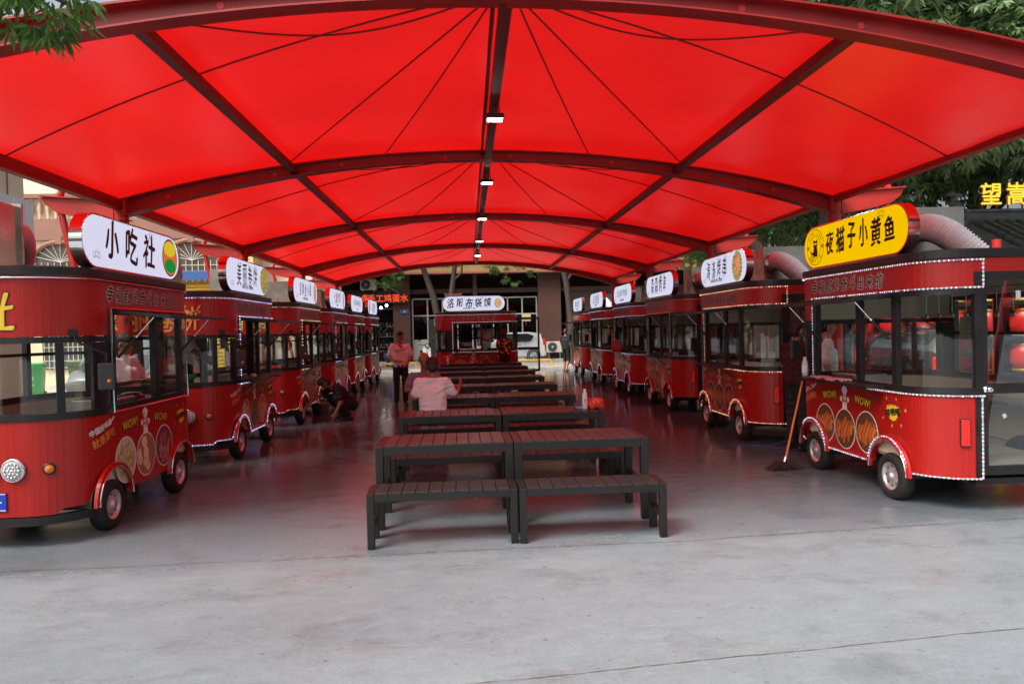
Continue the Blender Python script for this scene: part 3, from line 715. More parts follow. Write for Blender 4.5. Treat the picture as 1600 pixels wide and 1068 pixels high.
    mb.add([fn(-.05, -.105), fn(.05, -.105), fn(.04, -.02), fn(-.04, -.02)], [(0, 1, 2, 3)]); dsc(-.07, .005, .022, .03, 0, .0036); dsc(.07, .005, .022, .03, 0, .0036)
    mb.add([fn(-.03, -.028), fn(.03, -.028), fn(.0, -.05)], [(0, 1, 2)], 3); mb.v[-3:] = [(x+.001, y, z) for x, y, z in mb.v[-3:]]
    mb.build('cook_emblem', [WHITE, INK, mat('pale print', (.70, .52, .42), .5), ORG], t)
    return t

FOODS = {
    'noodles': food_mat('noodle dish print', [(.10, .06, .02), (.45, .22, .04), (.38, .40, .10), (.62, .50, .22), (.75, .70, .45)], 1.98, (1, .6, 1), .5),
    'buns': food_mat('bun dish print', [(.20, .08, .03), (.50, .28, .12), (.62, .42, .25), (.72, .55, .38)], 1.1),
    'meat': food_mat('meat dish print', [(.03, .10, .02), (.30, .03, .03), (.45, .08, .08), (.60, .35, .35)], 1.98, (.5, 1.6, 1), 1.1),
    'fried': food_mat('fried fish print', [(.10, .02, .01), (.42, .09, .02), (.60, .18, .04), (.70, .30, .10)], 1.54, (2.2, .5, 1), .35),
    'grill': food_mat('grilled skewer print', [(.03, .01, .01), (.25, .05, .02), (.50, .16, .05), (.62, .30, .12)], 1.76, (2.5, .6, 1), 0),
    'greens': food_mat('green garnish print', [(.04, .09, .01), (.14, .22, .02), (.34, .36, .06), (.50, .48, .15)], 2.6),
    'pancake': food_mat('pancake print', [(.30, .12, .03), (.55, .32, .10), (.62, .45, .2), (.25, .28, .06)], 1.32),
    'skewer': food_mat('skewered meat print', [(.25, .05, .02), (.55, .16, .05), (.70, .32, .14), (.75, .45, .25)], 2.4)}
LITF = {'greens': food_mat('backlit greens picture', [(.04, .09, .01), (.14, .22, .02), (.34, .36, .06), (.50, .48, .15)], 2.4, lit=.37), 'skewer': food_mat('backlit skewer picture', [(.25, .05, .02), (.55, .16, .05), (.70, .32, .14), (.75, .45, .25)], 2.2, lit=.37)}
for k_, c_ in (('pancake', [(.45, .25, .06), (.62, .5, .2), (.7, .62, .34)]), ('fried', [(.3, .08, .02), (.6, .22, .05), (.7, .4, .14)]), ('grill', [(.10, .03, .02), (.4, .14, .05), (.62, .32, .14)])): LITF[k_] = food_mat('backlit '+k_+' picture', c_, 1.4, lit=.37)
def disc(mb, fn, a, b, mi, uvs, n=36, rot=0, u0=0, v0=0):
    pts = [(u0, v0)]+[(u0+a*math.cos(2*math.pi*j/n)*math.cos(rot)-b*math.sin(2*math.pi*j/n)*math.sin(rot), v0+a*math.cos(2*math.pi*j/n)*math.sin(rot)+b*math.sin(2*math.pi*j/n)*math.cos(rot)) for j in range(n)]
    mb.add([fn(u, v) for u, v in pts], [(0, 1+j, 1+(j+1) % n) for j in range(n)], mi); uvs += pts
PIECES = {   # base colour, piece colours, count, half length, half width, heading, spread
    'noodles': ((.60, .52, .34), [(.65, .55, .16), (.36, .42, .10), (.70, .62, .38), (.60, .22, .04), (.16, .24, .04)], 60, .055, .008, .9, 1.4),
    'buns': ((.34, .17, .07), [(.72, .55, .36), (.64, .44, .24), (.76, .64, .46)], 9, .058, .050, 0, 3),
    'meat': ((.20, .05, .05), [(.42, .05, .05), (.55, .18, .18), (.62, .42, .42), (.30, .02, .03), (.05, .16, .03)], 46, .075, .011, 1.2, .7),
    'fried': ((.12, .05, .02), [(.55, .15, .03), (.45, .10, .02), (.62, .22, .06), (.34, .06, .015)], 11, .145, .024, 1.15, .25),
    'grill': ((.05, .03, .03), [(.42, .13, .04), (.55, .20, .06), (.25, .06, .02)], 10, .15, .017, 1.5, .12),
    'greens': ((.12, .16, .03), [(.14, .26, .03), (.34, .36, .07), (.48, .46, .16), (.06, .12, .01)], 60, .035, .013, 0, 3),
    'pancake': ((.42, .25, .10), [(.60, .42, .18), (.55, .30, .08), (.66, .55, .30), (.20, .26, .05)], 20, .06, .03, .4, 2),
    'skewer': ((.22, .10, .04), [(.55, .18, .06), (.62, .30, .14), (.40, .08, .03), (.15, .25, .04)], 44, .026, .018, 0, 3)}
def dishes(t, foods):
    for q, (y, z, f) in enumerate(((.80, .585, foods[0]), (1.215, .57, foods[1]), (1.63, .59, foods[2]))):
        uv = []; mb = MB(); disc(mb, surf(s_of_y(y), z, .003), .205, .218, 0, uv); b_ = mb.build('dish_print', WHITE, t, uv=uv)
        bc, pc, n_, hl, hw, hd, spr = PIECES[f]; rg = random.Random(hash(f) % 1000 if False else len(f)*7+q); mb = MB()
        disc(mb, surf(s_of_y(y), z, .0042), .193, .206, 0, [])
        for k_ in range(n_):
            a_ = rg.uniform(0, 6.28); h_ = hd+rg.uniform(-spr, spr)*.5; r_ = .19-hl*.75 if hl < .12 else .19
            if hl >= .12: c_ = ((k_+.5)/n_*.32-.16, rg.uniform(-.02, .02)); L_ = hl*max(.45, 1-(c_[0]/.21)**2)
            else: rr = r_*math.sqrt(rg.uniform(0, 1)); c_ = (rr*math.cos(a_), rr*math.sin(a_)); L_ = hl*rg.uniform(.75, 1.05)
            ca, sa = math.cos(h_), math.sin(h_); bend = rg.uniform(-.25, .25)
            for lay, (ks, mi) in enumerate(((1.0, 1+k_ % len(pc)), (.55, 1+(k_+1) % len(pc)))):
                F_ = surf(s_of_y(y), z, .0045+.00003*(2*k_+lay)); pts = []
                for g in range(12):
                    u = L_*ks*math.cos(g*.5236); v = hw*ks*rg.uniform(.85, 1.1)*math.sin(g*.5236)+bend*(u*u)/max(L_, .01)-(.25*hw if lay else 0)
                    pts.append(F_(c_[0]+u*ca-v*sa, c_[1]+u*sa+v*ca))
                mb.add(pts, [tuple(range(12))], mi)
        mb.build('dish_photo', [mat('dish base '+f, bc, .4)]+[mat(f'dish piece {f} {g}', c, .35) for g, c in enumerate(pc)], b_, fix=False)
LEDC = {'blue': [(.35, .35, 1.0), (.85, .85, 1.0)], 'gold': [(1, .62, .25), (1, .85, .65)], 'white': [(1, 1, 1), (.75, .8, 1)],
        'rainbow': [(1, .9, .9), (.55, .3, 1), (.3, 1, .45), (1, 1, 1), (1, .5, .8)], 'redgold': [(1, .75, .35), (1, .08, .06), (1, .9, .6)]}
def led(t, kind, step=.036):
    d = .016; P = []
    def seg(path): P.append([Vector(p) for p in path])
    seg(ring_path(-1.3, SD+.02, 2.245, d))
    if kind != 'none': seg([Vector((*outl(SD+.02, d), 2.245)), Vector((*outl(SD+.02, d), 2.005))])
    seg(ring_path(SA, SD+.02, 2.003, d+.004))
    seg([Vector((*outl(SA, d+.004), 2.0)), Vector((*outl(SA, d+.004), 1.10))])
    seg(ring_path(SA, SD+.015, 1.045, d))
    seg([Vector((*outl(SD, d), 1.045)), Vector((*outl(SD, d), .31))])
    low = []
    for s in sorted(set(samples(-.9, SD, True)) | set(arch_s)):
        if s > -.9: low.append(Vector((*outl(s, d+(.03 if zlow(s) > .32 else 0)), zlow(s)+(.045 if zlow(s) > .32 else .004))))
    seg(low)
    if kind == 'none':
        mb = MB()
        for q in P[:1]+P[6:]: mb.tube(q, .010, 6)
        y0, y1 = .565, 2.235; mb.tube([(.022, y0, 2.0), (.022, y1, 2.0), (.022, y1, 1.06), (.022, y0, 1.06)], .013, 6, closed=True, smooth=False)
        return mb.build('chrome_trim', CHR, t)
    mats = [CLEAR]+[emitter(f'led {kind} {i}', c, 1.9) for i, c in enumerate(LEDC[kind])]
    mb = MB(); n_ = 0
    for q in P:
        mb.tube(q, .0075, 5, 0)
        acc = 0
        for a_, b_ in zip(q[:-1], q[1:]):
            L_ = (b_-a_).length
            while acc < L_:
                c = a_.lerp(b_, acc/L_) if L_ > 0 else a_
                if random.random() > .06: mb.box(c, (.0118, .0118, .0118), 1+(n_ % (len(mats)-1)))
                n_ += 1; acc += step
            acc -= L_
    return mb.build('led_strip', mats, t, fix=False)
def stadium(a, b, r, n=14):
    pts = []
    for cx, cy, a0 in ((a-r, b-r, 0), (-a+r, b-r, 1), (-a+r, -b+r, 2), (a-r, -b+r, 3)):
        pts += [(cx+r*math.cos(math.pi/2*(a0+j/n)), cy+r*math.sin(math.pi/2*(a0+j/n))) for j in range(n+1)]
    return pts
def signbox(t, main, sub=None, face=None, art=None, shift=-.1, size=.27, case=None, spacing=1.0, sx=.85):
    y0, z0, x0 = 1.27, 2.605, -.05; P = stadium(1.01, .245, .235)
    mb = MB(); n_ = len(P); Q = stadium(1.01, .245, .235); q2 = stadium(.995, .23, .22)
    mb.add([(x0, y0+u, z0+v) for u, v in Q]+[(x0-.11, y0+u, z0+v) for u, v in Q]+[(x0, y0+u, z0+v) for u, v in q2],
           [tuple(range(n_, 2*n_))]+[(i, (i+1) % n_, n_+(i+1) % n_, n_+i) for i in range(n_)]+[(2*n_+i, 2*n_+(i+1) % n_, (i+1) % n_, i) for i in range(n_)])
    for u in (-.6, .05, .6): mb.box((x0-.06, y0+u, 2.352), (.05, .06, .03))
    mb.box((x0-.06, y0, 2.356), (.07, 1.5, .012))
    b_ = mb.build('sign_box', case or CHR, t)
    fn = lambda d: (lambda u, v: (x0+d, y0+u, z0+v))
    mb = MB(); mb.add([(x0+.012, y0+u, z0+v) for u, v in stadium(.98, .215, .21)]+[(x0-.006, y0+u, z0+v) for u, v in q2],
                      [tuple(range(n_))]+[(i, (i+1) % n_, n_+(i+1) % n_, n_+i) for i in range(n_)]); mb.build('sign_face', face or SIGNW, b_)
    mb = MB()
    put_brush(mb, main, size, lambda u, v: (x0+.015, y0+shift+u, z0+.025+v), 0, len(main)+ord(main[0]), sx*.92, 1.25 if len(main) < 7 else 1.05, spacing*1.30, .034 if main in ('小吃社', '夜猫子小黄鱼') else (.022 if main == '洛阳布袋馍' else .009))
    mb.build('sign_lettering', INK, b_)
    if sub:
        mb = MB(); put_text(mb, sub, .058, lambda u, v: (x0+.015, y0+shift+u, z0-.155+v), 0, bold=.001, sx=.9); mb.build('sign_small_lettering', INK, b_)
    for cu, cv_ in ((-.80, -.13), (shift+.42, .17)):      # small line-drawn corner flourishes
        mb = MB()
        for q in range(3):
            ring = [(cu-.04+.04*q, cv_+.01*(q % 2))]; r_ = .024
            a_ = [(ring[0][0]+r_*math.cos(2*math.pi*j/12), ring[0][1]+1.3*r_*math.sin(2*math.pi*j/12)) for j in range(12)]; i_ = [(ring[0][0]+.8*r_*math.cos(2*math.pi*j/12), ring[0][1]+1.04*r_*math.sin(2*math.pi*j/12)) for j in range(12)]
            mb.add([(x0+.0145, y0+u, z0+v) for u, v in a_+i_], [(j, (j+1) % 12, 12+(j+1) % 12, 12+j) for j in range(12) if j != 3+q], 0)
        mb.build('sign_flourish', INK, b_)
    if art: art(b_, x0, y0, z0)
    return b_
def art_disc(food, cu=.72, a=.2, b=.23, ring=None, petal=0):
    def f(b_, x0, y0, z0):
        fn = lambda u, v: (x0+.0165, y0+u, z0+v)
        if ring:
            uv = []; mb = MB(); disc(mb, lambda u, v: (x0+.0145, y0+u, z0+v), a, b, 0, uv, u0=cu)
            if petal:
                for j in range(22):
                    an = 2*math.pi*j/22+.1; uv2 = []; disc(mb, lambda u, v: (x0+.0150+.0001*(j % 3), y0+u, z0+v), .06, .028, 0, uv, 12, an, cu+a*.92*math.cos(an), b*.88*math.sin(an))
            mb.build('sign_picture', LITF[ring], b_, uv=uv); s = .62
        else: s = 1
        uv = []; mb = MB(); disc(mb, fn, a*s, b*s*1.15 if ring else b, 0, uv, u0=cu); mb.build('sign_picture', LITF[food], b_, uv=uv)
    return f
def art_badge(b_, x0, y0, z0):       # plain oval badge: yellow over orange over green
    g = emitter('backlit badge green', (.02, .35, .06), .42); o_ = emitter('backlit badge orange', (1, .22, .04), .42); y_ = emitter('backlit badge yellow', (1, .72, .04), .42)
    for m_, a, b, cv_, d in ((INK, .19, .205, 0, .0145), (o_, .176, .19, 0, .0155), (y_, .152, .082, .095, .0165), (g, .14, .078, -.09, .0165)):
        uv = []; mb = MB(); disc(mb, lambda u, v: (x0+d, y0+u, z0+v), a, b, 0, uv, u0=.74, v0=cv_); mb.build('sign_picture', m_, b_, uv=uv)
def art_cat(b_, x0, y0, z0):
    mb = MB(); cu = -.72
    for r_ in (.2, .13):
        o_ = [(cu+r_*math.cos(2*math.pi*j/48), 1.05*r_*math.sin(2*math.pi*j/48)) for j in range(48)]; i_ = [(cu+(r_-.007)*math.cos(2*math.pi*j/48), 1.05*(r_-.007)*math.sin(2*math.pi*j/48)) for j in range(48)]
        mb.add([(x0+.0145, y0+u, z0+v) for u, v in o_+i_], [(j, (j+1) % 48, 48+(j+1) % 48, 48+j) for j in range(48)], 0)
    sil = [(-.04, -.11), (.05, -.11), (.055, -.05), (.04, -.005), (.055, .03), (.055, .10), (.03, .075), (-.02, .075), (-.045, .10), (-.048, .03), (-.035, -.005), (-.045, -.05), (-.075, -.06), (-.085, -.03), (-.10, -.045), (-.085, -.085), (-.05, -.085)]
    mb.add([(x0+.0148, y0+cu+u, z0+v) for u, v in sil], [tuple(range(len(sil)))], 0)
    for u in (-.022, .022):
        mb.add([(x0+.016, y0+cu+u+.015*math.cos(q*.785), z0+.04+.015*math.sin(q*.785)) for q in range(8)], [tuple(range(8))], 1)
    for ch, an in zip('DING JIAN', [2.5-.24*j for j in range(9)]):
        if ch != ' ': put_text(mb, ch, .05, lambda u, v: (x0+.0148, y0+cu+.165*math.cos(an)+u, z0+.17*math.sin(an)+v), 0, rot=an-math.pi/2)
    for ch, an in zip('夜猫子小鱼', [3.9+.4*j for j in range(5)]): put_text(mb, ch, .045, lambda u, v: (x0+.0148, y0+cu+.165*math.cos(an)+u, z0+.17*math.sin(an)+v), 0, rot=an+math.pi/2)
    for an in (0, math.pi): put_text(mb, '夜', .045, lambda u, v: (x0+.0148, y0+cu+.165*math.cos(an)+u, z0+v), 2, bold=.002)
    mb.build('sign_emblem', [INK, SIGNY, mat('red print', (.6, .03, .02), .5)], b_)
def nose_text(t, body, cs=(0,), m_=None):
    mb = MB()
    put_brush(mb, body, .30, surf(-.10, 1.98, .003), 1, 3, 1.05, 1.1, 1.05, .06); put_brush(mb, body, .30, surf(-.10, 1.98, .0046), 0, 3, 1.05, 1.1, 1.05, .025)
    mb.build('nose_lettering', [m_ or YEL, INK], t)
def shelf(t):
    mb = MB(); mb.rbox((.11, 1.25, 1.085), (.22, 1.50, .028), .005)
    for y in (.62, 1.9): mb.tube([(.20, y, 1.07), (.02, y, .93)], .008, 6)
    mb.build('serving_shelf', BLK, t)

base = make_trailer()
LX, RX = -3.25, 4.05
spec = [   # side, y, led, sign kwargs, foods, nose text, label
 ('L', 6.0, 'none', dict(main='小吃社', art=art_badge, size=.295, sx=1.02, shift=-.14, spacing=1.05), ('noodles', 'buns', 'meat'), ('小吃社', YEL), 'nearest red trailer on the left, unlit chrome trim, white sign 小吃社 on its roof'),
 ('L', 9.6, 'blue', dict(main='美丽卷饼', sub='秘制配方酱汁 现做现卖', art=art_disc('greens', .76, .2, .21), size=.27, sx=.8), ('buns', 'greens', 'pancake'), ('美丽卷饼', ORG), 'red trailer with blue-white light strips and sign 美丽卷饼, second along the left row'),
 ('L', 13.3, 'gold', dict(main='招牌卤小串', sub='招牌卤味 现卤现卖', art=art_disc('skewer', .75, .12, .2), size=.22, sx=.8), ('meat', 'skewer', 'grill'), ('卤小串', YEL), 'third red trailer of the left row, gold light dots, being cleaned by the crouching man'),
 ('L', 16.75, 'blue', dict(main='七里炸鸡', sub='香酥炸鸡', art=art_disc('fried', .72, .08, .22), size=.23, sx=.8), ('fried', 'buns', 'noodles'), None, 'fourth red trailer along the left row, narrow white sign just behind the third'),
 ('L', 20.0, 'white', dict(main='洛阳小碗牛肉汤', sub='现熬 牛肉汤', size=.19, sx=.75, shift=0), ('meat', 'noodles', 'buns'), None, 'fifth red trailer on the left, white light strip, sign with a long row of characters'),
 ('L', 23.1, 'white', dict(main='江湖烧烤', sub='碳火烧烤 现点现烤', art=art_disc('grill', -.78, .12, .2), size=.22, sx=.8, shift=.1), ('grill', 'skewer', 'meat'), None, 'last red trailer of the left row, closest to the red electronic sign shop'),
 ('R', 5.9, 'rainbow', dict(main='夜猫子小黄鱼', face=SIGNY, art=art_cat, size=.235, sx=.8, shift=.17), ('fried', 'fried', 'fried'), None, 'nearest red trailer on the right with glowing yellow sign 夜猫子小黄鱼 and glass door'),
 ('R', 9.6, 'redgold', dict(main='涛涛烤串', sub='新鲜肉串 现烤二维更香', art=art_disc('skewer', .68, .17, .2, 'greens', 1), size=.26, sx=.8, shift=-.22), ('grill', 'grill', 'grill'), None, 'red trailer with red and gold light dots and white sign 涛涛烤串, second on the right'),
 ('R', 13.5, 'none', dict(main='森森烤串', size=.30, sx=.85, shift=0), ('meat', 'grill', 'buns'), None, 'third red trailer along the right row, without lit strips, white sign 森森烤串'),
 ('R', 17.0, 'blue', dict(main='江记童年炸炸串', sub='童年的味道 现炸现卖', size=.19, sx=.75, shift=0), ('fried', 'skewer', 'grill'), None, 'fourth red trailer on the right, blue-white strips, red drinks standing at its hatch'),
 ('R', 20.8, 'white', dict(main='山东煎饼', sub='杂粮煎饼果子', size=.26, sx=.8, shift=0), ('pancake', 'greens', 'buns'), None, 'fifth red trailer on the right with white light dots edging its hatch'),
 ('R', 24.7, 'none', dict(main='麻辣小龙虾', sub='秘制麻辣小龙虾', size=.22, sx=.8, shift=0), ('meat', 'fried', 'noodles'), None, 'farthest red trailer of the right row, beside the walking man dressed in black'),
 ('C', 22.6, 'white', dict(main='洛阳布袋馍', sub='肉串 鸡柳 手工馍', art=art_disc('pancake', .78, .12, .16), size=.26, sx=.95, shift=-.15), ('pancake', 'buns', 'grill'), None, 'red trailer standing crosswise at the end of the tables with sign 洛阳布袋馍'),
]
trailers = []
for i, (sd_, y, lk, sg, foods, nose, lab) in enumerate(spec):
    t = copy_tree(base)
    t['label'] = lab; t['category'] = 'food trailer'; t['group'] = 'red food trailers around the canopy'
    if sd_ == 'L': t.location = (LX, y, 0)
    elif sd_ == 'R': t.location = (RX, y+LT, 0); t.rotation_euler.z = math.pi
    else: t.location = (-1.06, y, 0); t.rotation_euler.z = -math.pi/2
    if i not in (0, 6): t.rotation_euler.z += random.uniform(-.012, .012); t.location.x += random.uniform(-.03, .03)
    led(t, lk, .036 if i in (0, 1, 6, 7) else .06); signbox(t, **sg); dishes(t, foods)
    if nose: nose_text(t, nose[0], m_=nose[1])
    if i != 0: shelf(t)
    trailers.append(t)
    if sd_ == 'C':
        for c in t.children:
            if c.name.startswith('rear_door'): c.rotation_euler.z = -math.pi*.5
            if c.name.startswith('hatch_flap'): c.rotation_euler.y = -1.0; c.location = (.0, 0, .35)
for o in [q for q in ALL() if q.parent and q.parent.parent == base]: bpy.data.objects.remove(o)
for o in [q for q in ALL() if q.parent == base]: bpy.data.objects.remove(o)
bpy.data.objects.remove(base)
# ------------------------------------------------------------------ tables and benches
def make_seat(name, L_, D, H, leg, cat):
    t = thing(name, name, cat)
    f = MB(); rail = .055 if H < .6 else .065
    for y in (leg/2, D-leg/2): f.box((L_/2, y, H-.012-rail/2), (L_-2*leg-.002, leg*.8, rail))
    for x in (leg/2, L_-leg/2):
        f.box((x, D/2, H-rail/2), (leg, D-2*leg-.002, rail)); f.box((x, D/2, H*.42), (leg*.7, D-2*leg+.004, leg*.8))
    f.build('frame', FRAME, t)
    for x in (leg/2, L_-leg/2):
        for y in (leg/2, D-leg/2):
            g = MB(); g.rbox((x, y, (H+.008)/2), (leg, leg, H-.008), .004); g.box((x, y, .004), (leg*.9, leg*.9, .008)); g.build('leg', FRAME, t)
    n_ = 10; wx = (L_-2*leg-.006)/n_; s_ = MB()
    for i in range(n_): s_.rbox((leg+.003+wx*(i+.5), D/2, H-.003), (wx-.007, D-.01, .018), .003)
    s_.build('slatted_top', SLAT, t)
    return t
bench0 = make_seat('bench', 1.205, .36, .445, .058, 'bench'); table0 = make_seat('dining_table', 1.205, .66, .731, .068, 'table')
ROWS = ['first', 'second', 'third', 'fourth', 'fifth', 'sixth', 'seventh', 'eighth']
used = {}
for k in range(8):
    yk = 5.58+2.07*k+.05*max(0, k-1)
    for c, side in ((0, 'left'), (1, 'right')):
        for what, dy, src in (('front', 0, bench0), ('table', .55, table0), ('back', 1.52, bench0)):
            o = src if src not in used else copy_tree(src); used[src] = 1
            x = -.838+c*1.215+random.uniform(-.006, .006)+(.012 if what == 'back' else 0)
            o.location = (x, yk+dy+c*.02+random.uniform(-.015, .015), 0); o.rotation_euler.z = .010+random.uniform(-.006, .006)
            if k == 0 and what == 'table': ex = 'nearest slatted black table, {} half of the front pair'
            elif k == 0 and what == 'front': ex = 'nearest black bench at the front of the rows, {} one of the pair'
            elif k == 0: ex = 'black bench tucked behind the nearest table pair, {} one'
            elif what == 'table': ex = '{} dark slatted table of the '+ROWS[k]+' table pair from the front'
            elif what == 'front': ex = '{} dark bench on the near side of the '+ROWS[k]+' table pair'
            else: ex = '{} dark bench on the far side of the '+ROWS[k]+' table pair'
            if k == 1 and what == 'table' and c == 1: ex = '{} dark table of the second pair carrying the bottle and red bag'
            tag(o, ex.format(side), 'table' if what == 'table' else 'bench', 'slatted dining tables in the middle' if what == 'table' else 'slatted benches at the tables')

# ------------------------------------------------------------------ people
def capsules(cap):
    mb = MB()
    for p0, p1, ra, rb in cap:
        p0, p1 = Vector(p0), Vector(p1); d = p1-p0; L_ = max(d.length, 1e-4); q = d.to_track_quat('Z', 'Y').to_matrix().to_4x4() if d.length > 1e-4 else Matrix()
        prof = [(max(1e-4, ra*math.sin(a)), -ra*math.cos(a)) for a in [math.pi/2*i/5 for i in range(6)]]
        prof += [(max(1e-4, rb*math.cos(a)), L_+rb*math.sin(a)) for a in [math.pi/2*i/5 for i in range(6)]]
        mb.lathe(p0, prof, 14, 0, q)
        n_ = 14; k = len(prof); o = len(mb.v)-n_*k
    return mb
def skinned(name, cap, m, parent, voxel=.011, smooth=2, noise=0):
    o = capsules(cap).build(name, m, parent)
    bm = bmesh.new(); bm.from_mesh(o.data); bmesh.ops.remove_doubles(bm, verts=bm.verts[:], dist=3e-4)
    bmesh.ops.holes_fill(bm, edges=[e for e in bm.edges if e.is_boundary]); bm.to_mesh(o.data); bm.free()
    md = o.modifiers.new('r', 'REMESH'); md.mode = 'VOXEL'; md.voxel_size = voxel
    ms = o.modifiers.new('s', 'SMOOTH'); ms.iterations = smooth; ms.factor = .5
    dg = bpy.context.evaluated_depsgraph_get(); dg.update()
    me = bpy.data.meshes.new_from_object(o.evaluated_get(dg)); o.modifiers.clear(); old = o.data; o.data = me; bpy.data.meshes.remove(old)
    me.name = name
    if not me.materials: me.materials.append(m)
    me.polygons.foreach_set('use_smooth', [True]*len(me.polygons))
    if noise:
        for v in me.vertices:
            n_ = math.sin(v.co.x*31+v.co.z*37)*math.sin(v.co.y*27-v.co.z*23)+.7*math.sin(v.co.z*55+v.co.x*40*math.sin(v.co.z*9)); v.co += v.normal*n_*noise
    return o
STAND = dict(pelvis=(0, 0, .95), chest=(0, 0, 1.26), neck=(0, .01, 1.45), head=(0, -.015, 1.61), look=(0, -1, 0),
             sl=(.175, .01, 1.40), el=(.225, .04, 1.13), wl=(.225, -.06, .90), sr=(-.175, .01, 1.40), er=(-.225, .04, 1.13), wr=(-.225, -.06, .90),
             hl=(.09, 0, .92), kl=(.10, -.02, .50), al=(.105, .02, .085), hr=(-.09, 0, .92), kr=(-.10, -.02, .50), ar=(-.105, .02, .085),
             tl=(.13, -.14, .04), tr=(-.13, -.14, .04), fl=None, fr=None)
def person(label, loc, rz, pose={}, shirt=None, pants=None, shoe=None, skin=None, hair=HAIR, scale=1, shorts=False, group='people at the food court', print_=None, hairlen=0, apron=None):
    P = {k_: Vector(v) if isinstance(v, tuple) else v for k_, v in {**STAND, **pose}.items()}
    t = thing('person', label, 'person', loc, rz, group); t.scale = (scale,)*3
    hd = P['head']; lk = P['look'].normalized(); upv = (hd-P['neck']).normalized(); sidev = lk.cross(upv).normalized()
    H = lambda f, u, s_: hd+lk*f+upv*u+sidev*s_
    cap = [(H(-.012, .045, 0), H(.006, -.01, 0), .086, .074), (H(.02, -.03, 0), H(.038, -.075, 0), .062, .034), (P['neck']-Vector((0, 0, .05)), H(-.005, -.07, 0), .057, .05),
           (H(.083, .012, 0), H(.098, -.018, 0), .010, .015), (H(.075, -.052, .014), H(.075, -.052, -.014), .012, .012)]
    for s_ in (-1, 1): cap += [(H(-.005, .012, s_*.083), H(-.012, -.025, s_*.08), .016, .011), (H(.064, .034, s_*.034), H(.07, .034, s_*.02), .018, .016)]
    hips, ch = P['pelvis'], P['chest']; ax = (P['sl']-P['sr']).normalized()
    cap += [(hips+ax*.055, ch+ax*.06, .10, .105), (hips-ax*.055, ch-ax*.06, .10, .105), (ch, P['neck'], .09, .058)]
    for s_ in 'lr':
        sg = 1 if s_ == 'l' else -1
        S_, E_, Wp = P['s'+s_], P['e'+s_], P['w'+s_]
        cap += [(ch+ax*sg*.06+Vector((0, 0, .06)), S_, .055, .042), (S_, E_, .045, .040), (E_, Wp, .042, .027)]
        hdv = P['f'+s_].normalized() if P['f'+s_] else ((Wp-E_).normalized()+Vector((0, 0, -.25))).normalized()
        fwdv = Vector((0, -1, 0)) if abs(hdv.y) < .8 else Vector((0, 0, 1))
        acr = hdv.cross(fwdv).cross(hdv).normalized(); nrm = hdv.cross(acr).normalized()
        if nrm.dot(ax)*sg > 0: nrm = -nrm
        pc = Wp+hdv*.085
        cap += [(Wp, Wp+hdv*.03, .026, .026)]
        for j, ln in enumerate((.072, .082, .076, .06)):
            o_ = acr*(.030-.020*j); k0 = pc+o_; k1 = k0+(hdv*.93+nrm*.30)*ln*.5; k2 = k1+(hdv*.62+nrm*.75)*ln*.5
            cap += [(Wp+hdv*.02+o_*.7, k0, .017, .0135), (k0, k1, .0105, .0100), (k1, k2, .0098, .0085)]
        t0 = Wp+hdv*.035+acr*.022; t1 = t0+(hdv*.55+acr*.75+nrm*.25).normalized()*.045; t2 = t1+(hdv*.85+acr*.2+nrm*.4).normalized()*.035
        cap += [(t0, t1, .016, .0125), (t1, t2, .0115, .0095)]
        Hp, K, A, T = P['h'+s_], P['k'+s_], P['a'+s_], P['t'+s_]
        cap += [(hips+ax*sg*.05, Hp, .09, .085), (Hp, K, .080, .054), (K, K+(A-K)*.35, .053, .056), (K+(A-K)*.35, A, .056, .036), (A, A+Vector((0, 0, -.03)), .038, .034), (A+Vector((0, 0, -.045)), T, .034, .026)]
    skinned('body', cap, skin or SKIN, t, .0095, 2)
    if hair:
        hc = [(H(-.022, .058, 0), H(-.03, .02, 0), .092, .085), (H(.02, .075, 0), H(-.03, .075, 0), .068, .08), (H(-.05, -.01, .02), H(-.05, -.01, -.02), .065, .065)]
        if hairlen: hc += [(H(-.05, 0, .04), H(-.06, -hairlen, .05), .06, .04), (H(-.05, 0, -.04), H(-.06, -hairlen, -.05), .06, .04)]
        skinned('hair', hc, hair, t, .010, 1, .003)
    eb = MB()
    for s_ in (-1, 1): eb.ball(H(.080, .018, s_*.031), .0085, 0, 8)
    eb.build('eyes', mat('dark eye', (.02, .015, .012), .2), t)
    if shirt:
        lo = hips+(ch-hips)*.02
        c_ = [(lo+ax*.070, ch+ax*.085, .118, .115), (lo-ax*.070, ch-ax*.085, .118, .115), (lo, ch, .122, .122), (ch+Vector((0, 0, .02)), P['neck']-upv*.045, .10, .060), (P['neck']-upv*.07, P['sl'], .064, .062), (P['neck']-upv*.07, P['sr'], .064, .062)]
        for s_ in 'lr':
            sg = 1 if s_ == 'l' else -1; S_, E_ = P['s'+s_], P['e'+s_]
            c_ += [(ch+ax*sg*.09+Vector((0, 0, .03)), S_, .09, .068), (S_, S_+(E_-S_)*.30, .068, .066), (S_+(E_-S_)*.30, S_+(E_-S_)*.75, .066, .069)]
        so = skinned('shirt', c_, shirt, t, .012, 7, .006)
        if print_: print_(so, P)
    if apron: skinned('apron', [(hips+Vector((ax.x*.06, -.055, -.25)), ch+Vector((ax.x*.05, -.06, 0)), .10, .09), (hips+Vector((-ax.x*.06, -.055, -.25)), ch+Vector((-ax.x*.05, -.06, 0)), .10, .09)], apron, t, .014, 3, .003)
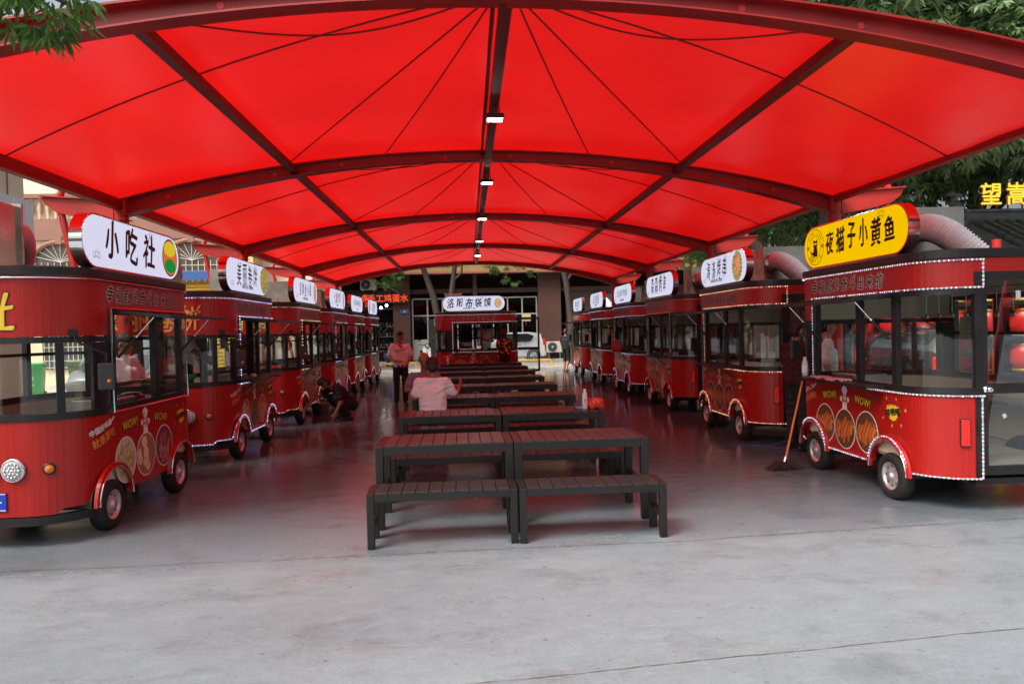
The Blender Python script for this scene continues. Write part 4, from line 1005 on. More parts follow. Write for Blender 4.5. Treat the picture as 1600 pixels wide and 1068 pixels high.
    if pants:
        c_ = [(hips+ax*.05, hips-ax*.05, .118, .118)]
        for s_ in 'lr':
            Hp, K, A = P['h'+s_], P['k'+s_], P['a'+s_]
            c_ += [(hips, Hp, .115, .10), (Hp, K, .098, .075)]
            if not shorts: c_ += [(K, A+(K-A)*.10, .073, .062)]
            else: c_ += [(K, K+(A-K)*.12, .08, .08)]
        skinned('shorts' if shorts else 'trousers', c_, pants, t, .012, 5, .006)
    for s_ in 'lr':
        A, T = P['a'+s_], P['t'+s_]; d = (T-A); d.z = 0; d.normalize(); b0 = Vector((A.x, A.y, T.z))
        skinned('shoe', [(b0-d*.035+Vector((0, 0, .005)), T+d*.02, .043, .036), (b0+Vector((0, 0, .02)), b0+d*.05+Vector((0, 0, .01)), .044, .04)], shoe or BLK, t, .010, 2)
    return t
PINK = mat('pale cotton t-shirt', (.80, .78, .80), .8, var=.05, vscale=6); WTS = mat('white cotton t-shirt', (.86, .87, .90), .8, var=.04, vscale=6)
BLKC = mat('black cloth', (.010, .010, .012), .85, var=.3, vscale=6); GREYC = mat('grey cloth', (.20, .19, .24), .85, var=.12, vscale=8); NAVY = mat('dark trousers', (.014, .014, .018), .8, var=.2, vscale=8)
REDC = mat('dark red cloth', (.045, .008, .010), .85, var=.15, vscale=8)
FLOR = bpy.data.materials.new('floral cloth'); FLOR.use_nodes = True
_n = FLOR.node_tree; _v = _n.nodes.new('ShaderNodeTexVoronoi'); _v.inputs['Scale'].default_value = 11; _t = _n.nodes.new('ShaderNodeTexCoord'); _r = _n.nodes.new('ShaderNodeValToRGB')
_n.links.new(_t.outputs['Object'], _v.inputs['Vector']); _n.links.new(_v.outputs['Distance'], _r.inputs[0]); _n.links.new(_r.outputs[0], _n.nodes['Principled BSDF'].inputs['Base Color'])
_r.color_ramp.interpolation = 'CONSTANT'; _r.color_ramp.elements[0].color = (.62, .26, .03, 1); _r.color_ramp.elements[1].color = (.02, .015, .015, 1); _r.color_ramp.elements[1].position = .42
_n.nodes['Principled BSDF'].inputs['Roughness'].default_value = .85
def chest_print(so, P):
    mb = MB(); put_text(mb, 'LUCKY', .085, lambda u, v: (u, P['chest'].y-.130, P['chest'].z+.055+v), 0, bold=.003, sx=1.05)
    mb.add([(-.12, P['chest'].y-.130, P['chest'].z+.005), (.0, P['chest'].y-.130, P['chest'].z+.0), (.0, P['chest'].y-.130, P['chest'].z+.008), (-.12, P['chest'].y-.130, P['chest'].z+.015)], [(0, 1, 2, 3)]); mb.build('shirt_print', INK, so)
person('standing man in pale printed t-shirt and black trousers between the left trailers and tables', (-1.62, 16.7, 0), .12,
       dict(el=(.27, .03, 1.14), wl=(.15, -.16, .98), er=(-.28, .02, 1.13), wr=(-.09, -.19, 1.06), fl=(-.5, -.35, -.6), fr=(.85, -.3, .05), look=(-.25, -1, -.12)),
       PINK, NAVY, BLK, SKIN2, print_=chest_print, scale=1.0)
SIT = dict(pelvis=(0, 0, .54), chest=(0, -.05, .88), neck=(0, -.055, 1.08), head=(0, -.085, 1.235), sl=(.19, -.05, 1.02), sr=(-.19, -.05, 1.02),
           hl=(.10, -.03, .53), kl=(.12, -.42, .50), al=(.12, -.38, .085), tl=(.13, -.52, .04), hr=(-.10, -.03, .53), kr=(-.12, -.42, .50), ar=(-.12, -.38, .085), tr=(-.13, -.52, .04))
person('seated man in white t-shirt seen from behind, right arm raised over the table', (-.52, 9.86, 0), math.pi,
       {**SIT, 'head': (0, -.09, 1.225), 'el': (.26, -.02, .80), 'wl': (.16, -.24, .77), 'er': (-.31, -.10, .80), 'wr': (-.38, -.33, .93), 'fr': (-.2, -.6, .35)},
       WTS, NAVY, BLK, SKIN2)
person('bald seated man in grey shirt facing the man in the white t-shirt', (-.73, 11.36, 0), .1,
       {**SIT, 'head': (0, -.12, 1.265), 'look': (0, -1, -.35), 'el': (.27, -.10, .80), 'wl': (.12, -.34, .80), 'er': (-.28, -.10, .80), 'wr': (-.20, -.36, .82)},
       GREYC, NAVY, BLK, SKIN2, hair=None)
person('crouching person in black clothes reaching for a wheel of a left trailer', (-2.45, 14.15, 0), -1.15,
       dict(pelvis=(0, .10, .30), chest=(0, -.16, .60), neck=(0, -.30, .72), head=(0, -.43, .76), look=(0, -1, -.55), sl=(.18, -.22, .66), sr=(-.18, -.22, .66),
            er=(-.22, -.46, .52), wr=(-.18, -.70, .36), el=(.26, -.18, .40), wl=(.20, -.28, .17), hl=(.10, .08, .30), kl=(.18, -.26, .46), al=(.15, .02, .085), tl=(.17, -.14, .04),
            hr=(-.10, .08, .30), kr=(-.18, -.28, .44), ar=(-.15, -.02, .085), tr=(-.17, -.18, .04)), BLKC, BLKC, BLK, SKIN2)
person('walking person in black t-shirt and shorts near the far right trailers', (3.93, 28.2, 0), 2.5,
       dict(kl=(.10, -.10, .50), al=(.10, -.02, .085), tl=(.11, -.18, .04), kr=(-.10, -.04, .50), ar=(-.10, .16, .10), tr=(-.11, .01, .04), el=(.23, -.04, 1.13), wl=(.23, -.16, .92)),
       BLKC, BLKC, mat('sandal', (.20, .10, .05), .6), SKIN2, shorts=True, scale=.99)
person('woman in orange-flowered dark shirt standing at the crosswise trailer hatch', (1.12, 21.95, 0), math.pi-.25,
       dict(er=(-.24, -.08, 1.15), wr=(-.12, -.28, 1.18), el=(.24, -.08, 1.15), wl=(.1, -.26, 1.15)), FLOR, NAVY, BLK, SKIN2, hairlen=.12, scale=1.0)
person('vendor in pale shirt working inside the crosswise trailer', (.58, 23.45, .42), .15, dict(look=(.4, -1, -.5), el=(.28, -.06, 1.15), wl=(.1, -.28, 1.08), er=(-.28, -.06, 1.15), wr=(-.05, -.3, 1.05)), PINK, NAVY, BLK, SKIN2, scale=.94)
person('vendor in white shirt seen through the windscreen of the second left trailer', (-4.22, 10.75, .42), 1.9, dict(el=(.24, -.12, 1.13), wl=(.16, -.32, 1.02), er=(-.24, -.12, 1.13), wr=(-.16, -.3, 1.0)), WTS, NAVY, BLK, SKIN, scale=.97)
person('man in white apron standing behind the nearest left trailer', (-4.34, 9.12, 0), 1.35, dict(look=(0, -1, -.25), el=(.26, -.08, 1.15), wl=(.12, -.26, 1.20), er=(-.26, -.08, 1.15), wr=(-.10, -.27, 1.18)), WTS, NAVY, BLK, SKIN, apron=WTS, scale=1.02)
person('person in white shirt behind the nearest right trailer, seen through its hatch', (4.78, 9.08, 0), 1.2, dict(el=(.22, .02, 1.13), wl=(.20, -.12, .92)), WTS, BLKC, mat('brown shoe', (.12, .05, .03), .6), SKIN, scale=1.03)
person('person in dark red shirt reaching up between the two nearest right trailers', (4.42, 9.22, 0), 1.9, dict(er=(-.30, -.18, 1.52), wr=(-.22, -.34, 1.66), fr=(.4, -.5, .4), el=(.24, -.02, 1.14)), REDC, NAVY, BLK, SKIN)

# ------------------------------------------------------------------ small things
t = thing('mop', 'mop with orange handle and dark strings leaning on the nearest right trailer', 'mop', (3.68, 8.08, 0))
q = Vector((.335, .12, 1.07)); hM = MB(); hM.cyl(Vector((.05, .02, .10)), q, .013, .0125, 12); hM.build('handle', mat('orange mop handle', (.75, .18, .04), .4), t)
hM = MB(); hM.cyl(Vector((.03, .012, .055)), Vector((.058, .023, .14)), .026, .018, 12); hM.build('socket', CHR, t)
hM = MB()
for j in range(120):
    an = random.uniform(0, 6.28); r_ = random.uniform(.10, .22); ex = Vector((math.cos(an)*r_*1.05+.02, math.sin(an)*r_*.6-.01, random.uniform(.006, .02)))
    m_ = Vector((.03, .01, .07))*.5+ex*.5+Vector((0, 0, random.uniform(.02, .045)))
    hM.tube([Vector((.03, .012, .075)), m_, ex*.8+Vector((0, 0, .012)), ex], [.010, .011, .010, .006], 5)
hM.build('mop_strings', mat('dark wet mop strings', (.035, .012, .014), .8), t)
t = thing('drink_bottle', 'clear bottle with white label and cap on the second right table', 'bottle', (1.40, 8.47, .737))
hM = MB(); hM.lathe((0, 0, 0), [(.001, 0), (.030, 0), (.034, .01), (.034, .05), (.032, .06), (.032, .16), (.034, .17), (.030, .19), (.016, .215), (.014, .222)], 20); hM.build('body', mat('clear plastic', (.75, .65, .66), .15, alpha=.5), t)
hM = MB(); hM.lathe((0, 0, .222), [(.017, 0), (.017, .022), (.001, .024)], 16); hM.build('cap', WHITE, t)
hM = MB(); hM.lathe((0, 0, 0), [(.0335, .062), (.0335, .160)], 20); lb = hM.build('label', WHITE, t)
hM = MB(); put_text(hM, '茶', .03, lambda u, v: (u, -.0345, .115+v), 0); put_text(hM, '饮', .03, lambda u, v: (u, -.0345, .085+v), 0); hM.build('label_print', INK, lb)
t = thing('food_tub', 'round white tub with blue lid behind the bottle', 'tub', (1.40, 8.62, .737)); hM = MB(); hM.lathe((0, 0, 0), [(.001, 0), (.105, 0), (.115, .028)], 28); hM.build('tub', WHITE, t)
hM = MB(); hM.lathe((0, 0, 0), [(.119, .027), (.119, .05), (.11, .054), (.001, .054)], 28); hM.build('lid', mat('dark blue lid', (.03, .04, .25), .35), t)
bm = bmesh.new(); bmesh.ops.create_icosphere(bm, subdivisions=4, radius=1)
for v in bm.verts:
    n_ = .25*math.sin(v.co.x*7+v.co.z*5)*math.sin(v.co.y*6)+.14*math.sin(v.co.z*13+v.co.x*9)
    v.co = v.co*(1+n_); v.co = Vector((v.co.x*.11, v.co.y*.08, max(-.001, v.co.z*.07+.045)))
me = bpy.data.meshes.new('plastic_bag'); bm.to_mesh(me); bm.free(); me.materials.append(mat('thin red plastic bag', (.72, .06, .03), .25)); me.polygons.foreach_set('use_smooth', [True]*len(me.polygons))
o = bpy.data.objects.new('plastic_bag', me); COL.objects.link(o); o.location = (1.53, 8.56, .737); tag(o, 'crumpled red plastic bag lying beside the bottle', 'bag')
def bucket(loc, m, label):
    t = thing('bucket', label, 'bucket', loc); b_ = MB(); b_.lathe((0, 0, 0), [(.001, .0), (.10, 0), (.13, .24), (.137, .245), (.132, .25), (.122, .24), (.095, .01), (.001, .01)], 24); b_.build('pail', m, t)
    b_ = MB(); b_.tube([(.13*math.cos(a), .02, .24+.10*math.sin(a)) for a in [math.pi*j/12 for j in range(13)]], .004, 6); b_.build('handle', STEEL, t)
bucket((4.45, 12.75, 0), mat('red bucket plastic', (.55, .03, .02), .35), 'red plastic bucket under the gap behind the second right trailer')
bucket((-3.15, 15.3, 0), mat('grey bucket plastic', (.25, .25, .27), .4), 'grey bucket on the wet floor behind the crouching person')
o = MB(); o.tube([(3.65, 9.75, .012), (3.9, 9.72, .012), (4.2, 9.5, .02), (4.42, 9.32, .16), (4.52, 9.3, .34)], .007, 6); o = o.build('power_cable', mat('blue cable', (.03, .08, .22), .5)); tag(o, 'thin blue cable hanging from the second right trailer to the floor', 'cable')
o = MB(); o.tube([(3.95, 9.6, .012), (4.25, 9.35, .012), (4.45, 9.1, .03), (4.5, 8.9, .30)], .006, 6); o = o.build('power_cable', MATS['blue cable']); tag(o, 'dark cable looping on the floor behind the nearest right trailer', 'cable')
bt = []
def bottle(loc, label, m, rot=None, h=.22, lbl=None):
    t = thing('drink_bottle', label, 'bottle', loc); b_ = MB(); b_.lathe((0, 0, 0), [(.001, 0), (.032, 0), (.034, .02), (.034, h*.7), (.014, h*.92), (.014, h*.93)], 14); b_.build('body', m, t)
    b_ = MB(); b_.lathe((0, 0, h*.93), [(.017, 0), (.017, .02), (.001, .02)], 12); b_.build('cap', WHITE, t)
    if lbl: b_ = MB(); b_.lathe((0, 0, 0), [(.0355, h*.2), (.0355, h*.6)], 14); b_.build('label', lbl, t)
    if rot: t.rotation_euler = rot
    return t
CL = mat('pale bottle plastic', (.6, .6, .6), .15); RB = mat('red drink bottle', (.55, .04, .05), .2)
bottle((3.95, 8.02, 1.10), 'small bottle with white label on the nearest right trailer shelf', CL, lbl=WHITE)
bottle((-3.14, 10.35, 1.135), 'pink-labelled bottle lying at the hatch of the second left trailer', CL, rot=(1.45, 0, .5), lbl=mat('pink label', (.7, .35, .4), .5))
for j, (yy, l_) in enumerate(((18.9, 'leftmost'), (18.6, 'second from the left'), (18.3, 'second from the right'), (18.0, 'rightmost'))): bottle((3.92, yy, 1.10), f'{l_} of four red drink bottles on the fourth right trailer shelf', RB, h=.3).__setitem__('group', 'red drink bottles on a shelf')
bottle((-.62, 20.8, .737), 'water bottle standing at the far left end of the table rows', CL)
def pot(loc, r_, h, label):
    t = thing('cooking_pot', label, 'pot', loc); b_ = MB(); b_.lathe((0, 0, 0), [(.001, 0), (r_, 0), (r_, h), (r_+.008, h+.004), (r_-.006, h), (r_-.006, .01), (.001, .01)], 24); b_.build('body', STEEL, t)
    b_ = MB(); b_.lathe((0, 0, h+.005), [(r_+.004, 0), (r_*.7, .03), (.001, .04)], 24); b_.build('lid', STEEL, t); return t
pot((4.30, 11.35, 1.02), .13, .20, 'steel stock pot on the counter of the second right trailer'); pot((-3.55, 7.6, 1.02), .12, .10, 'low steel pot inside the nearest left trailer'); pot((-3.62, 10.5, 1.02), .10, .09, 'small steel pot inside the second left trailer')
def tray(loc, d, m, label):
    t = thing('food_tray', label, 'tray', loc); b_ = MB(); x, y, h = d
    b_.box((0, 0, .006), (x, y, .012))
    for c_, e_ in (((-x/2, 0, h/2), (.01, y, h)), ((x/2, 0, h/2), (.01, y, h)), ((0, -y/2, h/2), (x-.012, .01, h)), ((0, y/2, h/2), (x-.012, .01, h))): b_.box(c_, e_)
    b_.build('tray', m, t); b_ = MB()
    for j in range(26): b_.ball((random.uniform(-x*.4, x*.4), random.uniform(-y*.4, y*.4), h*.55+random.uniform(0, .02)), random.uniform(.018, .035), 0, 8, (1, 1, .7))
    b_.build('food', FOODS['skewer'], t)
tray((4.26, 11.75, 1.02), (.3, .3, .10), WHITE, 'left white food tray on the counter of the second right trailer'); tray((4.28, 10.55, 1.02), (.3, .38, .12), WHITE, 'right white food tray on the counter of the second right trailer')
tray((-3.6, 11.3, 1.02), (.3, .3, .06), STEEL, 'steel food tray inside the second left trailer'); tray((.35, 22.95, 1.02), (.5, .25, .12), WHITE, 'white food tray at the hatch of the crosswise trailer')
gp = thing('plastic_basin', 'bright green basin behind the windscreen of the second left trailer', 'basin', (-3.95, 10.05, 1.115)); b_ = MB(); b_.lathe((0, 0, 0), [(.001, 0), (.10, 0), (.13, .09), (.135, .09), (.105, .006), (.001, .006)], 24); b_.build('basin', mat('green plastic', (.08, .45, .08), .35), gp)
b_ = MB(); b_.lathe((0, 0, -.75), [(.06, 0), (.06, .02), (.012, .03), (.012, .75), (.09, .75)], 16); b_.build('stand', STEEL, gp)
bm = bmesh.new(); bmesh.ops.create_grid(bm, x_segments=40, y_segments=12, size=.5)
for v in bm.verts: v.co = Vector((v.co.x*.16+.02*math.sin(v.co.y*9), v.co.y*.62, .012+.011*math.sin(v.co.x*22+v.co.y*13)+.007*math.sin(v.co.y*41)))
me = bpy.data.meshes.new('cleaning_cloth'); bm.to_mesh(me); bm.free(); me.materials.append(mat('pink cloth', (.55, .22, .26), .85)); me.polygons.foreach_set('use_smooth', [True]*len(me.polygons))
o = bpy.data.objects.new('cleaning_cloth', me); COL.objects.link(o); o.location = (3.95, 7.45, 1.10); o.modifiers.new('s', 'SOLIDIFY').thickness = .004; tag(o, 'pink cleaning cloth lying on the shelf of the nearest right trailer', 'cloth')

# ------------------------------------------------------------------ back building
FY = 39.0
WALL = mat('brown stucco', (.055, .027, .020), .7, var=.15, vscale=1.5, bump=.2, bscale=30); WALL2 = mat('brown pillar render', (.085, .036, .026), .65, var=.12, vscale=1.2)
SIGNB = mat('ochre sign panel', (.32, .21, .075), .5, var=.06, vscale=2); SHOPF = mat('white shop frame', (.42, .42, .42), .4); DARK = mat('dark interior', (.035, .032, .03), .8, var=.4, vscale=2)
bl = thing('shop_building', 'brown shop building with ochre sign band at the back of the court', 'building', (0, FY, 0))
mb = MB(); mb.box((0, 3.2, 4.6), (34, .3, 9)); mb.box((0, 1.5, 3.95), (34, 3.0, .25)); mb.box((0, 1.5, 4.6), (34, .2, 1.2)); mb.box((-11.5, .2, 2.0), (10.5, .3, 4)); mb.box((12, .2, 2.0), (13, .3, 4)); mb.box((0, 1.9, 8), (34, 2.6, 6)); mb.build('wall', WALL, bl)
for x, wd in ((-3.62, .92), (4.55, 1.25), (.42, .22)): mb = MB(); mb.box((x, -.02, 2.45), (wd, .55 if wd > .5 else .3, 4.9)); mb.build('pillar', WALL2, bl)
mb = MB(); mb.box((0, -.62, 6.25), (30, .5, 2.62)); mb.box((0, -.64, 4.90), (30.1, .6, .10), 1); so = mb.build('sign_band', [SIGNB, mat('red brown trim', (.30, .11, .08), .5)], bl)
mb = MB()
for x, z, s_, txt in ((-1.9, 6.0, .7, '牛'), (-.35, 6.0, .7, '肉'), (2.6, 6.1, .8, '洛阳汤馆')): put_text(mb, txt, s_, lambda u, v: (x+u, -.875, z+v), 1, bold=.02)
mb.build('sign_lettering', [INK, mat('red sign letters', (.55, .05, .03), .5)], so); mb = MB()
put_text(mb, '手工面条 水饺 蒸馍 烧饼', .25, lambda u, v: (-1.7+u, -.875, 5.30+v), 0, bold=.012); mb.build('sign_lettering', INK, so); mb = MB(); put_text(mb, '烩面 饺子 炒菜 凉菜 米线 小吃', .25, lambda u, v: (3.6+u, -.875, 5.42+v), 0, bold=.012)
mb.build('sign_lettering', [INK, mat('red sign letters', (.55, .05, .03), .5)], so)
def glazed(x0, x1, z0, z1, cols, rows, door=None):
    f = MB(); g = MB(); y = .12
    xs = [x0+(x1-x0)*i/cols for i in range(cols+1)]
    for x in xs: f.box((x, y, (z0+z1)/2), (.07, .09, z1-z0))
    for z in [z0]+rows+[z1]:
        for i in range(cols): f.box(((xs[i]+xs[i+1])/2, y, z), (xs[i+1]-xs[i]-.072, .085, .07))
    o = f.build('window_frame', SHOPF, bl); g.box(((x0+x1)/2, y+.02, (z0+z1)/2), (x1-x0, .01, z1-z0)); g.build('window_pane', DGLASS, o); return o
glazed(-3.05, .25, .15, 3.55, 4, [2.62]); glazed(.60, 3.85, .15, 3.55, 4, [2.62])
mb = MB(); mb.box((-2.62, .06, .75), (.78, .02, 1.1)); mb.box((-1.85, .085, 1.3), (.7, .02, 2.25), 1); mb.build('door', [mat('pale door panel', (.5, .48, .45), .5), DARK], bl)
cu = MB(); vs = []
for i in range(25):
    for z in (2.45, 2.1, 1.7, 1.0, .35):
        x = -1.5+(.78*(i/24-.5))*(1 if z > 2 else (.45 if z > 1.5 else .22)); vs.append((x, .0+.025*math.sin(i*1.6), z))
cu.add(vs, [(5*i+j, 5*i+j+1, 5*i+6+j, 5*i+5+j) for i in range(24) for j in range(4)], 0, True)
CHK = bpy.data.materials.new('blue check cloth'); CHK.use_nodes = True; _c = CHK.node_tree.nodes.new('ShaderNodeTexChecker'); _c.inputs['Scale'].default_value = 7; _c.inputs[1].default_value = (.05, .12, .22, 1); _c.inputs[2].default_value = (.45, .5, .55, 1)
_tc = CHK.node_tree.nodes.new('ShaderNodeTexCoord'); CHK.node_tree.links.new(_tc.outputs['Object'], _c.inputs[0]); CHK.node_tree.links.new(_c.outputs[0], CHK.node_tree.nodes['Principled BSDF'].inputs['Base Color'])
o = cu.build('door_curtain', CHK); o.location = (0, FY, 0); tag(o, 'blue and white checked curtain tied in a shop doorway', 'curtain')
mb = MB(); mb.box((-5.2, 1.8, 1.6), (2.2, .1, 3.2), 0); mb.box((-5.2, .9, 3.05), (2.3, 1.8, .1), 0)
for z in (.9, 1.5, 2.1):
    mb.box((-5.2, 1.6, z), (2.0, .3, .03), 1)
    for j in range(11): mb.box((-6.1+.18*j, 1.6, z+.12), (.09, .1, random.uniform(.12, .22)), 2+j % 3)
mb.build('shop_interior', [DARK, STEEL, mat('ochre jar', (.4, .28, .1), .5), mat('green jar', (.08, .16, .08), .5), WHITE], bl)
for x, z in ((-5.02, 3.17), (-4.72, 3.10), (-4.42, 3.22)): mb = MB(); mb.ball((x, -.35, z), .075, 0, 10); mb.build('light_bulb', emitter('bulb glow', (1, 1, 1), 6, True), bl)
sg = thing('led_display', 'red lit electronic sign reading 手工鸡蛋水 under the ochre band', 'led sign', (-4.55, FY-.42, 3.6)); mb = MB(); mb.box((0, 0, 0), (2.7, .12, .52)); mb.build('case', mat('black sign case', (.012, .008, .008), .5), sg)
mb = MB(); put_text(mb, '条', .42, lambda u, v: (-.98+u, -.0635, .03+v), 0, bold=.012); put_text(mb, '手工鸡蛋水', .44, lambda u, v: (.23+u, -.0635, v), 0, bold=.010, spacing=1.02); mb.build('led_lettering', emitter('red led glow', (1, .09, .02), .65, True), sg)
def ac(loc, label, rz=0, legs=False):
    t = thing('air_conditioner', label, 'air conditioner', loc, rz, 'air conditioner units'); C_ = mat('aged white casing', (.55, .52, .45), .5, var=.08, vscale=6)
    b_ = MB(); b_.rbox((0, .16, .32), (.86, .32, .60), .02); cs = b_.build('casing', C_, t)
    b_ = MB(); b_.lathe((-.12, -.002, .32), [(.001, 0), (.245, 0), (.255, .006), (.255, .012)], 32, 0, Matrix.Rotation(math.pi/2, 4, 'X')); b_.build('fan_opening', mat('dark fan well', (.03, .035, .035), .6), t)
    b_ = MB()
    for r_ in (.06, .11, .16, .21): b_.tube([(-.12+r_*math.cos(2*math.pi*j/24), -.016, .32+r_*math.sin(2*math.pi*j/24)) for j in range(24)], .006, 5, closed=True)
    for j in range(6): an = math.pi*j/3; b_.tube([(-.12, -.018, .32), (-.12+.24*math.cos(an), -.018, .32+.24*math.sin(an))], .006, 5)
    b_.lathe((-.12, -.02, .32), [(.001, .01), (.045, .008), (.045, 0)], 16, 1, Matrix.Rotation(math.pi/2, 4, 'X')); b_.build('fan_guard', [mat('grey guard', (.18, .18, .18), .5), WHITE], t)
    b_ = MB()
    for x in (-.3, .3): b_.box((x, .16, .01-.0), (.05, .34, .03)); b_.box((x, .16, -.16 if legs else -.03), (.05, .3, .30 if legs else .05))
    b_.build('bracket', STEEL, t); return t
ac((-5.38, FY-.42, 4.05), 'white air conditioner unit mounted above the red electronic sign'); ac((4.72, FY-.7, .42), 'white air conditioner unit standing low beside the white car', legs=True)
o = MB(); o.tube([(-4.9, FY-.45, 4.2), (-4.3, FY-.48, 4.22), (-3.9, FY-.45, 4.0), (-3.72, FY-.4, 3.85)], .022, 6); o = o.build('hose', mat('grey pipe', (.3, .29, .28), .5)); tag(o, 'grey pipe running from the upper air conditioner across the wall', 'pipe')
o = MB(); o.rbox((-3.46, FY-.315, 2.86), (.42, .03, .2), .008); o = o.build('number_plaque', mat('blue plaque', (.02, .12, .35), .4)); tag(o, 'small blue plaque on the brown pillar', 'plaque')
p_ = MB(); put_text(p_, '8', .13, lambda u, v: (-3.46+u, FY-.3325, 2.86+v), 0, bold=.004); p_ = p_.build('plaque_number', WHITE, o)
o = MB(); o.rbox((3.25, FY-.0, 2.4), (.5, .03, .42), .005); o = o.build('paper_notice', mat('yellowed paper', (.62, .56, .32), .7)); tag(o, 'yellowish paper notice stuck on the right shop window', 'notice')
def barrier(x0, x1, y, label):
    o = MB(); o.tube([(x0, y, .10), (x0, y, .24), (x0+.10, y, .34), (x1-.10, y, .34), (x1, y, .24), (x1, y, .10)], .05, 10); o.box((x0, y, .11), (.2, .2, .02)); o.box((x1, y, .11), (.2, .2, .02)); o = o.build('wheel_stop', mat('yellow barrier paint', (.62, .36, .02), .45, var=.15, vscale=8)); tag(o, label, 'barrier', 'yellow parking barriers along the kerb')
for x0, x1, lab in ((-5.0, -4.32, 'yellow bent-pipe barrier at the far left, by the last left trailer'), (-3.85, -2.35, 'yellow pipe barrier behind the standing man in the printed t-shirt'), (-1.95, -.85, 'yellow pipe barrier under the white scooter'), (1.9, 3.75, 'yellow pipe barrier in front of the white car wheel')): barrier(x0, x1, 31.4, lab)

# ------------------------------------------------------------------ vehicles
def wheel3(t, c, r_, wd, axis='x'):
    M = Matrix.Rotation(math.pi/2, 4, 'Y') if axis == 'x' else Matrix.Rotation(math.pi/2, 4, 'X')
    b_ = MB(); b_.lathe(c, [(r_*.66, -wd/2), (r_*.9, -wd/2), (r_, -wd*.3), (r_, wd*.3), (r_*.9, wd/2), (r_*.66, wd/2), (r_*.66, -wd/2)], 32, 0, M); w_ = b_.build('wheel', RUB, t)
    b_ = MB()
    for sg in (-1, 1):
        b_.lathe(c, [(r_*.66, sg*wd*.46), (r_*.6, sg*wd*.42), (r_*.56, sg*wd*.2), (.001, sg*wd*.2)], 32, 1, M)
        for j in range(5):
            an = 2*math.pi*j/5
            for da in (-.16, .16):
                pts = [(math.cos(an)*r_*.1, math.sin(an)*r_*.1), (math.cos(an+da)*r_*.62, math.sin(an+da)*r_*.62)]
                b_.tube([(M @ Vector((*p, sg*wd*.42)))+Vector(c) for p in pts], r_*.055, 6, 0)
        b_.lathe(c, [(r_*.16, sg*wd*.3), (r_*.15, sg*wd*.47), (.001, sg*wd*.47)], 16, 0, M)
    b_.build('rim', [RIM, mat('dark wheel well', (.02, .02, .02), .7)], w_)
